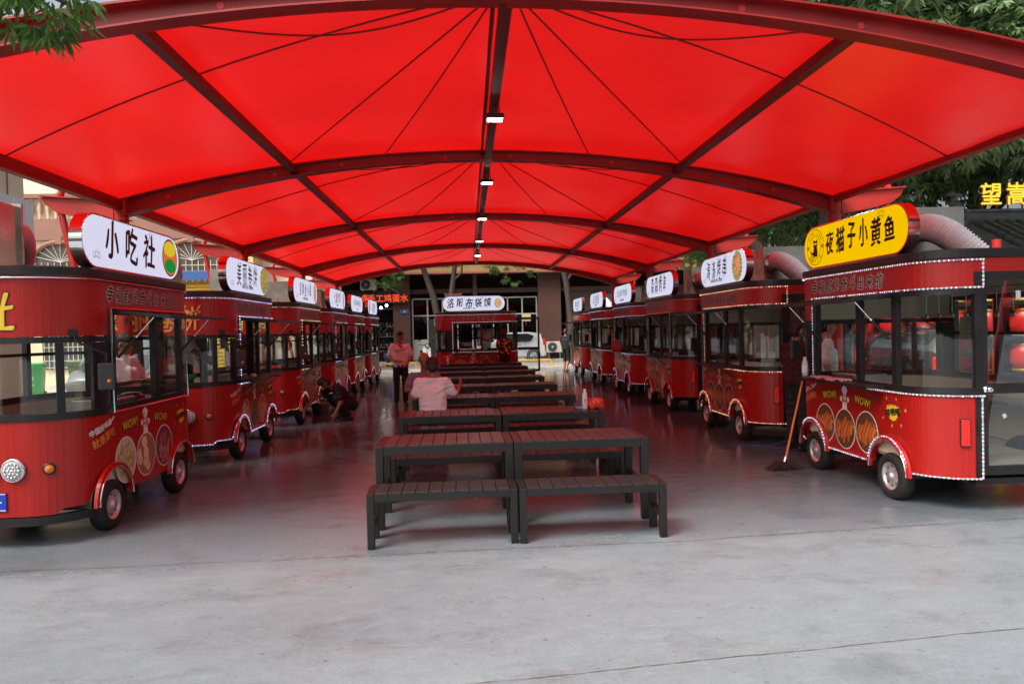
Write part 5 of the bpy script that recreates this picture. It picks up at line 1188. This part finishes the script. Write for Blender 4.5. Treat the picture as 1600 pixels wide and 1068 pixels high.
def make_car(name, label, cat, loc, rz, prof, glassprof, L_, Wd, wheels, r_, m, lampz, van=False):
    """prof: side outline (y, z), front at y=0; body narrows above the waist"""
    t = thing(name, label, cat, loc, rz); waist = .95
    def xw(z, y):
        k = .5*Wd*(1-.14*max(0, z-waist)/.6)*(1-.10*max(0, (.35-y)/.35)**2-.06*max(0, (y-L_+.3)/.3)**2)
        return k
    bm = bmesh.new(); n_ = len(prof); cols = [-1, -.96, -.6, 0, .6, .96, 1]; rows = []
    for j, c_ in enumerate(cols):
        ins = .04 if abs(c_) == 1 else 0
        cy = sum(p[0] for p in prof)/n_; cz = sum(p[1] for p in prof)/n_
        rows.append([bm.verts.new((c_*xw(z, y), y+(cy-y)*ins*.5, z+(cz-z)*ins)) for y, z in prof])
    for a_, b_ in zip(rows[:-1], rows[1:]):
        for i in range(n_): bm.faces.new((a_[i], a_[(i+1) % n_], b_[(i+1) % n_], b_[i]))
    bm.faces.new(rows[0]); bm.faces.new(rows[-1][::-1]); bmesh.ops.recalc_face_normals(bm, faces=bm.faces[:])
    me = bpy.data.meshes.new('body'); bm.to_mesh(me); bm.free(); me.materials.append(m); me.polygons.foreach_set('use_smooth', [len(p.vertices) == 4 for p in me.polygons])
    bo = bpy.data.objects.new('body', me); COL.objects.link(bo); bo.parent = t
    for poly in glassprof:
        for sg in (-1, 1):
            b_ = MB(); k = len(poly); b_.add([(sg*(xw(z, y)+.004), y, z) for y, z in poly]+[(sg*(xw(z, y)-.02), y, z) for y, z in poly], [tuple(range(k)), tuple(range(k, 2*k))[::-1]]+[(i, (i+1) % k, k+(i+1) % k, k+i) for i in range(k)])
            b_.build('side_window', mat('car glass', (.02, .024, .026), .06, spec=.8), t)
    top = [p for p in prof if p[1] > 1.0]
    for (ya, za), (yb, zb2) in van_screens(prof):
        b_ = MB(); d = Vector((0, yb-ya, zb2-za)); nn = Vector((0, -d.z, d.y)).normalized()*.006
        if nn.y*(1 if ya > L_/2 else -1) < 0: nn = -nn
        P0, P1 = Vector((0, ya, za))+d*.08, Vector((0, ya, za))+d*.92
        q_ = [Vector((-xw(P0.z, P0.y)*.9, P0.y, P0.z)), Vector((xw(P0.z, P0.y)*.9, P0.y, P0.z)), Vector((xw(P1.z, P1.y)*.88, P1.y, P1.z)), Vector((-xw(P1.z, P1.y)*.88, P1.y, P1.z))]
        b_.add([p+nn for p in q_]+[p-nn for p in q_], [(0, 1, 2, 3), (7, 6, 5, 4), (0, 1, 5, 4), (1, 2, 6, 5), (2, 3, 7, 6), (3, 0, 4, 7)]); b_.build('screen', MATS['car glass'], t)
    for y in wheels:
        for sg in (-1, 1):
            x = sg*(Wd/2-.09); wheel3(t, (x, y, r_), r_, .17)
            b_ = MB(); b_.lathe((sg*(Wd/2-.02), y, r_+.01), [(r_+.055, -.05), (r_+.055, .026), (r_-.02, .026)], 32, 0, Matrix.Rotation(math.pi/2, 4, 'Y')); b_.build('wheel_arch', mat('dark wheel well', (.02, .02, .02), .7), t)
    for sg in (-1, 1):
        b_ = MB(); b_.rbox((sg*(Wd/2-.10), L_-.06, lampz), (.16, .16, .34), .03); b_.build('tail_light', TAIL, t)
        b_ = MB(); b_.rbox((sg*(Wd/2-.22), .10, .72), (.34, .16, .16), .03); b_.build('headlight', LENS, t)
        b_ = MB(); b_.rbox((sg*(Wd/2+.06), L_*.28, 1.02), (.17, .08, .12), .025); b_.build('wing_mirror', m, t)
        b_ = MB(); b_.rbox((sg*(xw(.85, L_*.62)+.008), L_*.62, .86), (.03, .16, .03), .01); b_.build('door_handle', BLK, t)
        b_ = MB(); b_.box((sg*(xw(.8, L_*.47)+.001), L_*.47, .68), (.004, .012, .70)); b_.box((sg*(xw(.8, L_*.72)+.001), L_*.70, .68), (.004, .012, .60)); b_.build('door_seam', BLK, t)
    b_ = MB(); b_.rbox((0, .02, .36), (Wd*.92, .1, .2), .03); b_.rbox((0, L_-.02, .36), (Wd*.92, .1, .2), .03); b_.build('bumper', m, t)
    return t
def van_screens(prof):
    pts = [p for p in prof if p[1] >= .93]; f = sorted(pts, key=lambda p: p[0]); out = []
    topz = max(p[1] for p in prof); tops = [p for p in prof if p[1] > topz-.10]
    ft = min(tops, key=lambda p: p[0]); rt_ = max(tops, key=lambda p: p[0])
    fb = f[0]; rb_ = f[-1]
    return [(fb, ft), (rb_, rt_)]
hatch = [(.05, .22), (.0, .45), (.04, .70), (.22, .84), (.75, .96), (1.35, 1.40), (1.75, 1.49), (2.7, 1.50), (3.30, 1.42), (3.42, 1.05), (3.52, .80), (3.56, .45), (3.48, .24)]
make_car('parked_car', 'small white hatchback parked at the shop front, its rear towards the right', 'car', (3.98, 36.8, .095), -math.pi/2-math.pi, hatch,
         [[(1.05, .99), (1.45, 1.36), (1.95, 1.43), (1.95, .99)], [(2.02, .99), (2.02, 1.43), (2.65, 1.42), (2.95, 1.30), (2.80, 1.05), (2.6, .99)]], 3.56, 1.55, (.68, 2.92), .30, CARW, .98)
bpy.data.objects['parked_car'].rotation_euler.z = -math.pi/2; bpy.data.objects['parked_car'].location = (.42, 36.8, .095)
vanp = [(.05, .25), (.0, .5), (.03, .80), (.30, .98), (.55, 1.05), (1.10, 1.72), (1.5, 1.86), (3.9, 1.88), (4.28, 1.80), (4.40, 1.05), (4.45, .5), (4.38, .26)]
make_car('parked_van', 'silver van parked behind the left trailers, seen through their windows', 'van', (-7.9, 15.6, 0), 0, vanp,
         [[(.95, 1.10), (1.25, 1.66), (1.75, 1.72), (1.75, 1.10)], [(1.85, 1.10), (1.85, 1.72), (2.9, 1.73), (2.9, 1.10)], [(3.0, 1.10), (3.0, 1.73), (4.0, 1.68), (4.12, 1.10)]], 4.45, 1.70, (.85, 3.45), .31, mat('silver grey car paint', (.42, .42, .43), .25, .2, coat=1), 1.1)
suvp = [(.05, .25), (.0, .5), (.02, .85), (.4, 1.0), (1.1, 1.08), (1.75, 1.62), (2.2, 1.70), (3.7, 1.68), (4.25, 1.45), (4.40, .95), (4.45, .5), (4.38, .26)]
make_car('parked_car', 'black car parked by the red lantern rack beyond the glass door on the right', 'car', (11.2, 12.6, 0), 1.9, suvp,
         [[(1.45, 1.12), (1.85, 1.55), (2.4, 1.60), (2.4, 1.12)], [(2.5, 1.12), (2.5, 1.60), (3.6, 1.58), (4.0, 1.40), (4.05, 1.12)]], 4.45, 1.75, (.85, 3.5), .33, mat('black car paint', (.012, .012, .014), .15, coat=1), .98)
def scooter(label, loc, rz, m, seatm=BLK):
    t = thing('motor_scooter', label, 'scooter', loc, rz, 'parked scooters')
    wheel3(t, (0, -.62, .22), .22, .09); wheel3(t, (0, .60, .22), .22, .10)
    b_ = MB(); b_.prism([(-.34, .38), (-.50, .62), (-.42, .98), (-.36, 1.0), (-.30, .70), (-.22, .36), (.15, .30), (.22, .55), (.85, .66), (.82, .50), (.70, .36), (.30, .22), (-.2, .24)], 'x', -.13, .13)
    b_.rbox((0, -.46, .68), (.38, .08, .46), .035, 0, Matrix.Rotation(-.22, 4, 'X')); b_.rbox((0, -.60, .47), (.15, .34, .05), .02); b_.rbox((0, .45, .50), (.34, .66, .26), .06); b_.build('body', m, t)
    b_ = MB(); b_.rbox((0, .38, .70), (.27, .70, .11), .04); b_.build('seat', seatm, t)
    b_ = MB(); b_.tube([(0, -.62, .22), (0, -.50, .62), (0, -.40, 1.0)], .025, 8); b_.tube([(-.34, -.30, 1.05), (-.12, -.40, 1.02), (.12, -.40, 1.02), (.34, -.30, 1.05)], .016, 8); b_.rbox((0, -.45, 1.0), (.2, .14, .16), .04); b_.build('handlebar', BLK, t)
    b_ = MB(); b_.lathe((0, -.535, .99), [(.001, .012), (.065, 0)], 16, 0, Matrix.Rotation(math.pi/2, 4, 'X')); b_.build('headlight', LENS, t)
    for sg in (-1, 1):
        b_ = MB(); b_.tube([(sg*.24, -.33, 1.04), (sg*.30, -.34, 1.20)], .007, 6); b_.rbox((sg*.32, -.345, 1.25), (.11, .025, .08), .012); b_.build('mirror', BLK, t)
    return t
scooter('white scooter parked facing the tables before the pale shop door', (-2.05, 33.2, .095), .25, CARW); scooter('dark scooter with blue cover parked by the left brown pillar', (-3.75, 33.6, .095), .3, mat('blue scooter cover', (.05, .12, .35), .6)); scooter('white-fronted scooter half hidden by the last left trailer', (-4.9, 33.0, .095), .5, mat('red scooter paint', (.35, .03, .03), .3, coat=.5))
scooter('black scooter left of the green bins, seen through the nearest windscreen', (-14.6, 22.0, .004), 1.2, BLK); scooter('grey scooter parked farthest left behind the nearest left trailer', (-12.6, 18.5, .004), 1.4, mat('grey scooter paint', (.3, .3, .32), .3)); scooter('dark red scooter beside the green bins behind the left trailers', (-10.9, 21.5, .004), .9, mat('maroon scooter paint', (.2, .03, .03), .3))
def bin_(loc, rz, label, m):
    t = thing('wheeled_bin', label, 'bin', loc, rz, 'green wheeled bins'); b_ = MB()
    P = [(-.24, -.27, .10), (.24, -.27, .10), (.24, .22, .10), (-.24, .22, .10), (-.29, -.36, .96), (.29, -.36, .96), (.29, .30, .96), (-.29, .30, .96)]
    b_.add(P, [(3, 2, 1, 0), (4, 5, 6, 7), (0, 1, 5, 4), (1, 2, 6, 5), (2, 3, 7, 6), (3, 0, 4, 7)]); b_.box((0, -.03, .95), (.63, .71, .05)); b_.build('body', m, t)
    b_ = MB(); b_.rbox((0, -.03, 1.02), (.62, .72, .08), .03); b_.build('lid', m, t)
    for sg in (-1, 1): b_ = MB(); b_.lathe((sg*.27, .22, .10), [(.001, -.025), (.10, -.025), (.10, .025), (.001, .025)], 18, 0, Matrix.Rotation(math.pi/2, 4, 'Y')); b_.build('wheel', RUB, t)
    b_ = MB(); b_.lathe((0, -.325, .62), [(.035, 0), (.055, 0)], 16, 0, Matrix.Rotation(math.pi/2+.1, 4, 'X')); b_.box((0, -.305, .42), (.12, .004, .02)); b_.build('printed_symbol', WHITE, t)
bin_((-12.3, 23.1, .004), .2, 'olive-green wheeled bin, left of the tall pair behind the nearest trailer', mat('olive bin plastic', (.10, .16, .05), .45)); bin_((-11.45, 23.3, .004), .1, 'mid-green wheeled bin with white symbol, right of the tall pair', mat('green bin plastic', (.06, .20, .07), .45)); bin_((-12.9, 21.6, .004), .4, 'bright green wheeled bin beside the black scooter', mat('bright green bin plastic', (.05, .35, .10), .45))

# ------------------------------------------------------------------ buildings at the left
CREAM = mat('cream render', (.80, .68, .49), .7, var=.08, vscale=1.0, bump=.1, bscale=20); CORR = mat('white corrugated sheet', (.84, .86, .84), .5, var=.05, vscale=3)
b1 = thing('cream_building', 'cream building edge with white corrugated sheet panel at far left', 'building', (-8.6, 5, 0))
mb = MB(); mb.box((-4, 4.5, 3.6), (8, 9.6, 7.2)); mb.build('wall', CREAM, b1)
mb = MB()
for j in range(46): mb.box((.05+.012*(j % 2), .35+.2*j, 3.88), (.05, .2, 1.16))
mb.build('corrugated_panel', CORR, b1)
for j in range(6): mb = MB(); mb.box((.006, .8+1.6*j, 5.6), (.012, .03, 2.4)); mb.build('wall_joint', mat('dark wall joint', (.2, .15, .1), .8), b1)
mb = MB(); mb.box((.14, 8.5, 3.7), (.03, .09, .03)); mb.box((.14, 8.5, 3.78), (.05, .03, .12)); mb.build('door_latch', BLK, b1)
b2 = thing('balustrade_building', 'cream building with brown band, arched windows and a balustrade', 'building', (-14.5, 28, 0))
BR = mat('brown plaster band', (.26, .13, .10), .7, var=.1, vscale=2)
def archwin(par, x, z, wd, h, y=-.02):
    f = MB(); P = [(x-wd/2, z)]+[(x+wd/2*math.cos(math.pi*(1-j/16)), z+h+wd/2*.75*math.sin(math.pi*j/16)) for j in range(17)]+[(x+wd/2, z)]
    f.add([(u, y-.06, v) for u, v in P], [tuple(range(len(P)))]); o_ = f.build('window', mat('dim window glass', (.10, .095, .085), .15), par, fix=False)
    f = MB(); f.tube([(u, y-.10, v) for u, v in P[1:-1]], .10, 6); f.box((x, y-.14, z+h+wd*.40), (.22, .12, .30)); f.build('window_moulding', BR, o_)
    f = MB()
    for j in range(9): f.box((x-wd/2+wd*(j+.5)/9, y-.10, z+h/2), (.022, .02, h))
    for j in range(5): f.box((x, y-.12, z+h*(j+.3)/5), (wd, .02, .022))
    for j in range(1, 10): an = math.pi*j/10; f.tube([(x, y-.11, z+h), (x+wd/2*.97*math.cos(an), y-.11, z+h+wd/2*.73*math.sin(an))], .012, 4)
    f.build('window_grille', mat('white grille', (.62, .60, .56), .5), o_)
mb = MB(); mb.box((0, 3, 3.6), (17, 6, 7.2)); mb.box((0, 4.5, 8.5), (17, 3, 5)); mb.build('wall', CREAM, b2)
mb = MB(); mb.box((0, -.08, 5.95), (17.2, .2, .8)); mb.box((0, -.12, 7.22), (17.3, .3, .16)); mb.build('string_course', BR, b2)
mb = MB()
for j in range(56): mb.lathe((-8.3+.3*j, -.1, 6.36), [(.05, 0), (.05, .06), (.03, .1), (.075, .3), (.085, .42), (.045, .6), (.03, .66), (.05, .72), (.05, .78)], 10)
mb.build('balustrade', mat('weathered baluster', (.55, .40, .30), .7), b2)
for x in (-6.5, -1.0, 3.9): archwin(b2, x, 3.35, 2.1, 1.35)
for x in (-6.5, -1.0, 3.9): archwin(b2, x, .6, 1.6, 1.3)
sh = thing('market_shed', 'shed with yellow corrugated front under a blue awning strip at left', 'shed', (-9.7, 24.2, 0)); mb = MB(); mb.box((-.5, .6, 1.8), (5.0, 1.2, 3.6))
for j in range(26): mb.rbox((-.5, -.02, .2+.13*j), (5.0, .05, .11), .015)
mb.build('corrugated_front', mat('yellow corrugated sheet', (.66, .40, .05), .5, var=.08, vscale=3), sh)
mb = MB(); mb.prism([(-.30, 3.62), (.3, 3.78), (.3, 3.98), (-.34, 3.90)], 'x', -3.1, 2.1); mb.build('awning', mat('blue awning', (.05, .13, .38), .5), sh)
bd = thing('roof_signboard', 'yellow signboard with red characters above the second left trailer', 'signboard', (-8.1, 27.3, 0)); mb = MB(); mb.box((0, 3.2, 4.85), (.14, 7.0, 1.7)); mb.build('panel', mat('pale yellow sign panel', (.74, .54, .22), .5, var=.05), bd)
mb = MB(); put_text(mb, '小火锅馆', 1.15, lambda u, v: (.075, 3.0+u, 4.9+v), 0, bold=.02, spacing=1.15); mb.build('sign_lettering', mat('red sign letters', (.55, .05, .03), .5), bd)
mb = MB()
for y in (.2, 3.2, 6.2): mb.box((-.35, y, 2.4), (.14, .14, 4.8))
mb.box((-.55, 3.2, 2.0), (.3, 7, 4.0), 1); mb.build('support', [STEEL, mat('taupe cladding', (.36, .28, .22), .6, var=.1)], bd)
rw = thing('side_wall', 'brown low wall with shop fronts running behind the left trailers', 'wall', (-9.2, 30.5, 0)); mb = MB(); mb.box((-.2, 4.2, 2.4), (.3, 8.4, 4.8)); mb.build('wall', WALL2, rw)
mb = MB(); mb.box((-.02, 2, 3.9), (.1, 3.6, .12)); mb.box((-.02, 6, 3.3), (.1, 2.0, .5)); mb.build('vent_opening', BLK, rw)

# ------------------------------------------------------------------ gate house and lantern rack at the right
TILE = mat('dark grey roof tile', (.13, .15, .16), .5, var=.25, vscale=6)
gt = thing('gate_house', 'dark tiled gate roof carrying yellow characters at far right', 'gate', (13.3, 15.9, -.36))
mb = MB(); mb.prism([(-.2, 3.55), (1.9, 4.62), (2.4, 4.62), (4.5, 3.55), (4.5, 3.42), (-.2, 3.42)], 'x', 0, 9); RF = mb.build('roof', TILE, gt)
mb = MB()
for j in range(31):
    x = .15+.29*j
    for q in range(8):
        u0, u1 = q/8, (q+1)/8; mb.tube([(x, -.22+2.1*u0, 3.60+1.07*u0), (x, -.22+2.1*u1-.02, 3.60+1.07*u1-.01)], [.082, .07], 8)
    mb.lathe((x, -.25, 3.585), [(.001, .02), (.085, .02), (.085, 0)], 12, 0, Matrix.Rotation(math.pi/2, 4, 'X'))
mb.build('tile_row', TILE, RF)
mb = MB(); mb.rbox((4.5, 2.1, 4.76), (9.1, .30, .34), .03); mb.rbox((4.5, 2.1, 4.96), (9.2, .42, .08), .02)
for j in range(5): mb.ball((-.05-.08*j, 2.1, 4.9+.13*j+.03*math.sin(j*2)), .16-.018*j, 0, 10)
mb.tube([(-.1, 2.1, 5.0), (-.34, 2.1, 5.2), (-.28, 2.1, 5.42), (-.08, 2.1, 5.40), (-.06, 2.1, 5.26)], [.09, .08, .07, .05, .02], 8); mb.build('ridge', TILE, RF)
mb = MB()
for x in (.5, 3.2, 6, 8.6): mb.box((x, 1.2, 1.7), (.3, .3, 3.4)); mb.box((x, 3.4, 1.7), (.3, .3, 3.4))
mb.box((4.5, 1.2, 3.2), (8.6, .2, .35)); mb.box((4.5, 3.6, 1.7), (8.6, .2, 3.4)); mb.build('pillar', mat('maroon gate timber', (.16, .025, .02), .5, var=.15), gt)
for j, ch in enumerate('望嵩路'):
    mb = MB(); x = .62+.72*j
    for d, mi, bo in ((-.0, 1, .018), (-.05, 0, .010)): put_text(mb, ch, .62, lambda u, v: (x+u, 1.95+d, 5.40+v), mi, bold=bo)
    mb.box((x-.2, 1.98, 5.06), (.03, .03, .22), 1); mb.box((x+.2, 1.98, 5.06), (.03, .03, .22), 1); mb.build('sign_character', [emitter('glowing yellow character', (1, .75, .06), .75, True), mat('maroon letter side', (.35, .04, .05), .4)], gt)
lr = thing('lantern_rack', 'black rack with red cloth back seen through the right glass door', 'display rack', (8.7, 10.7, 0), -.68); mb = MB(); mb.box((0, .45, 1.35), (5, .06, 2.5)); mb.build('red_backdrop', mat('red cloth backdrop', (.50, .02, .025), .6, var=.1), lr)
for z in (.86, 1.42, 1.98): mb = MB(); mb.box((0, .12, z-.02), (5, .5, .035)); mb.build('shelf', BLK, lr)
for x in (-2.48, 2.48): mb = MB(); mb.box((x, .12, 1.2), (.05, .5, 2.4)); mb.build('upright', BLK, lr)
lan0 = None; ca_, sa_ = math.cos(-.68), math.sin(-.68)
for r_, (z, rn) in enumerate(((.86, 'bottom'), (1.42, 'middle'), (1.98, 'top'))):
    for j in range(10):
        if lan0 is None:
            lan0 = thing('red_lantern', '', 'lantern'); mb = MB(); mb.lathe((0, 0, .24), [(.001, -.235), (.08, -.235), (.17, -.2), (.205, -.05), (.205, .07), (.17, .2), (.08, .235), (.001, .235)], 14); mb.build('body', mat('red lantern', (.55, .02, .02), .35), lan0)
            for q in (-.2, .2): mb = MB(); mb.lathe((0, 0, .24+q), [(.172, -.02), (.182, 0), (.172, .02)], 14); mb.build('gold_band', mat('gold band', (.65, .42, .06), .3, .6), lan0)
            L_ = lan0
        else: L_ = copy_tree(lan0)
        x = -2.2+.47*j; L_.location = (8.7+x*ca_-.12*sa_, 10.7+x*sa_+.12*ca_, z)
        tag(L_, f'red lantern on the {rn} shelf of the rack beyond the right glass door', 'lantern', f'red lanterns on the {rn} shelf')
o = MB(); o.tube([(6.55, 8.3, 0), (6.55, 8.3, 2.7)], .05, 14); o = o.build('signal_post', BEAM2); tag(o, 'red upright post seen through the nearest right trailer windows', 'post')
o2 = MB(); o2.tube([(6.55, 8.3, .02), (6.55, 8.3, 1.35)], .054, 14); o2.build('yellow_sleeve', YEL, o)
def shopfront(x, y, ln, label, m):
    t = thing('low_shop_building', label, 'building', (x, y, 0)); b_ = MB(); b_.box((1.5, ln/2, 1.75), (3, ln, 3.5)); b_.build('wall', m, t); b_ = MB(); g_ = MB()
    for j in range(int(ln/1.3)):
        b_.box((-.02, .7+1.3*j, 1.25), (.06, 1.1, 2.3)); g_.box((-.055, .7+1.3*j, 1.3), (.012, .95, 1.9))
    b_.build('door_frame', mat('maroon door frame', (.18, .03, .03), .45), t); g_.build('door_glass', mat('shop door glass', (.10, .07, .065), .08, spec=.8), t)
shopfront(12.2, 22.6, 18, 'low maroon-doored shop front behind the far right trailers', mat('dull brown shop wall', (.20, .12, .09), .7, var=.15))

# ------------------------------------------------------------------ trees
BARK = mat('grey brown bark', (.055, .040, .031), .85, var=.3, vscale=8, bump=.8, bscale=18)
def leaf_cloud(name, blobs, n, size, m, parent, droop=.3, seed=1):
    rg = np.random.default_rng(seed); V = []; F = []
    wts = np.array([b[3]*b[4]*b[5] for b in blobs]); wts = wts/wts.sum(); pick = rg.choice(len(blobs), n, p=wts)
    for i in range(n):
        cx, cy, cz, rx, ry, rz = blobs[pick[i]]; d = rg.normal(size=3); d /= np.linalg.norm(d); r_ = rg.uniform(.25, 1)**.45
        c = np.array([cx, cy, cz])+d*r_*np.array([rx, ry, rz])
        if math.sin(c[0]*2.1+c[2]*1.7)*math.sin(c[1]*1.9-c[2]*2.3) > .45: continue
        ax = d*.6+rg.normal(size=3)*.5; ax[2] -= droop; ax /= np.linalg.norm(ax); s1 = np.cross(ax, [0, 0, 1]); s1 /= np.linalg.norm(s1)+1e-9; s2 = np.cross(ax, s1)
        for q in range(5):      # a sprig of five leaflets
            an = (q-2)*.55; dr = ax*math.cos(an)+s1*math.sin(an)+s2*rg.uniform(-.25, .25); L_ = size*rg.uniform(.7, 1.15)*(1-.12*abs(q-2)); w_ = np.cross(dr, s2+rg.normal(size=3)*.25); w_ /= np.linalg.norm(w_)+1e-9
            b0 = c+dr*size*.12; m_ = b0+dr*L_*.45; e = b0+dr*L_; e[2] -= L_*.18; o = len(V); V += [b0, m_+w_*L_*.16, e, m_-w_*L_*.16]; F.append((o, o+1, o+2, o+3))
    me = bpy.data.meshes.new(name); me.from_pydata([tuple(v) for v in V], [], F); me.materials.append(m); me.update()
    o = bpy.data.objects.new(name, me); COL.objects.link(o)
    if parent: o.parent = parent
    return o
LF1 = leaf_mat('dark green leaves', (.035, .08, .025), (.19, .29, .12)); LF2 = leaf_mat('mid green leaves', (.04, .095, .025), (.19, .30, .10)); LF3 = leaf_mat('fresh green leaves', (.04, .10, .015), (.13, .24, .045))
def tree(label, loc, trunk, limbs, blobs, n, size, m, seed, group='trees round the court', droop=.3):
    t = thing('broadleaf_tree', label, 'tree', loc, 0, group); b_ = MB(); b_.tube([p[:3] for p in trunk], [p[3] for p in trunk], 12)
    b_.build('trunk', BARK, t)
    for lb in limbs: b_ = MB(); b_.tube([p[:3] for p in lb], [p[3] for p in lb], 8); b_.build('limb', BARK, t)
    leaf_cloud('crown', blobs, n, size, m, t, droop, seed); return t
def auto_tree(label, loc, h, cr, n, size, m, seed, group='trees round the court', lean=0, more=()):
    rg = random.Random(seed); th = h*.42; trunk = [(0, 0, -.1, .24), (.05, 0, th*.5, .19), (lean*.5, .05, th, .15), (lean, .1, h*.7, .08)]; limbs = []; blobs = [(lean, 0, h*.78, cr*.7, cr*.7, h*.2)]
    for j in range(7):
        an = 2*math.pi*j/7+rg.uniform(-.3, .3); z1 = h*rg.uniform(.52, .82); r_ = cr*rg.uniform(.55, .9); e = (lean+r_*math.cos(an), r_*math.sin(an), z1)
        limbs.append([(lean*.4, .04, th*.9, .09), (lean*.5+e[0]*.5, e[1]*.5, th*.9+(z1-th*.9)*.6, .06), (*e, .02)]); blobs.append((e[0], e[1], e[2]+.2, cr*rg.uniform(.38, .55), cr*rg.uniform(.38, .55), cr*rg.uniform(.28, .42)))
    for q in more: blobs.append(q); limbs.append([(lean*.6, .06, h*.5, .09), (q[0]*.55, q[1]*.55, h*.5+(q[2]-h*.5)*.7, .06), (q[0], q[1], q[2], .02)])
    return tree(label, loc, trunk, limbs, blobs, n, size, m, seed, group)
auto_tree('tall dark tree rising behind the gate roof and its yellow characters', (15.5, 20.5, 0), 11.5, 5.0, 15000, .30, LF1, 11, more=((-2.5, -1, 6.0, 2.4, 1.8, 1.6), (0, -1.5, 7.2, 2.6, 2, 1.8)))
auto_tree('broad tree above the canopy edge at the upper right', (8.2, 15.5, 0), 11.5, 4.6, 14500, .27, LF1, 12, more=((-4.3, -.5, 9.1, 1.7, 1.5, 1.2), (-2.2, -.8, 8.7, 2.0, 1.6, 1.5), (.3, -1.2, 8.2, 2.2, 1.6, 1.6), (2.6, -1.0, 7.6, 2.2, 1.7, 1.7), (.5, 0, 5.6, 2.4, 1.6, 1.3)))
auto_tree('green tree behind the second right trailer, lower than its neighbours', (8.6, 22.5, 0), 10.0, 4.6, 11000, .27, LF2, 13)
auto_tree('rightmost tall tree leaning over the right edge of the photo', (14.5, 13.2, 0), 12.5, 4.6, 10500, .27, LF1, 14, more=((-2.6, -.5, 8.5, 2.2, 1.8, 1.6), (-3.2, 0, 7.0, 1.8, 1.5, 1.2)))
auto_tree('distant tree filling the gap beyond the right trailers', (13.5, 31, 0), 11, 5, 8000, .34, LF2, 15)
tree('forked tree with drooping leaves behind the crosswise trailer', (-1.2, 32.6, .09), [(0, 0, -.1, .20), (-.1, 0, 1.6, .17), (-.35, 0, 3.2, .15), (-.85, 0, 4.7, .12), (-1.2, 0, 6.2, .08)],
     [[(.1, 0, .2, .15), (.25, 0, 2.0, .13), (.50, 0, 3.6, .12), (.70, 0, 5.0, .10), (.8, 0, 6.5, .07)], [(.45, 0, 3.9, .06), (.95, -.1, 4.3, .05), (1.0, -.2, 4.9, .05)], [(.7, 0, 5.2, .07), (2.2, -.3, 5.3, .05), (3.2, -.5, 4.9, .02)], [(-.85, 0, 4.8, .06), (-1.9, -.3, 5.0, .04), (-2.6, -.4, 4.6, .02)]],
     [(-2.3, -.4, 4.4, .75, .6, .7), (-1.9, -.2, 5.2, .9, .8, .6), (3.0, -.5, 4.7, .95, .7, .55), (3.9, -.5, 5.2, .8, .6, .4), (2.4, -.2, 5.5, 1.3, .8, .5), (.9, 0, 6.6, 1.8, 1.2, .8), (-1.1, 0, 6.6, 1.6, 1.2, .8), (3.3, -.6, 4.1, .5, .4, .4)], 4200, .21, LF3, 21, droop=.8)
tree('dark slender tree at the right end of the shop building', (4.75, 32.4, .09), [(0, 0, -.1, .19), (.05, 0, 2, .16), (-.15, 0, 3.8, .14), (-.55, 0, 5.6, .10), (-.8, 0, 7, .07)], [[(-.1, 0, 3.9, .08), (.7, -.1, 5.0, .05), (1.2, -.2, 6, .03)]],
     [(-1.6, -.3, 5.0, .55, .45, .5), (-1.7, -.3, 4.4, .3, .3, .35), (-.7, 0, 6.7, 1.4, 1.1, .8), (1.0, 0, 6.6, 1.3, 1, .7)], 900, .22, LF3, 22, droop=.8)
tree('overhanging branch with large fresh leaves at the upper left corner', (-4.47, 2.2, -.09), [(0, 0, -.1, .14), (.1, .05, 1.8, .12), (.5, .2, 3.2, .10), (1.3, .5, 3.75, .06), (2.2, .72, 3.50, .025)], [[(1.3, .5, 3.75, .04), (2.0, .9, 3.62, .025), (2.75, 1.0, 3.28, .008)], [(1.6, .6, 3.7, .03), (2.35, .75, 3.4, .010)], [(.5, .2, 3.2, .07), (-.6, .6, 4.2, .03)]],
     [(2.35, .85, 3.42, .40, .30, .16), (2.65, .95, 3.26, .28, .2, .15), (2.0, .8, 3.55, .4, .3, .2), (2.30, .8, 3.22, .12, .12, .12), (1.4, .6, 3.95, .45, .35, .22), (-.4, .6, 4.3, .45, .35, .25)], 1300, .095, LF3, 23, droop=.9)
# bring copies' names into line and finish
for o in ALL():
    if o.parent is None and o.type == 'EMPTY' and 'label' not in o: print('untagged', o.name)
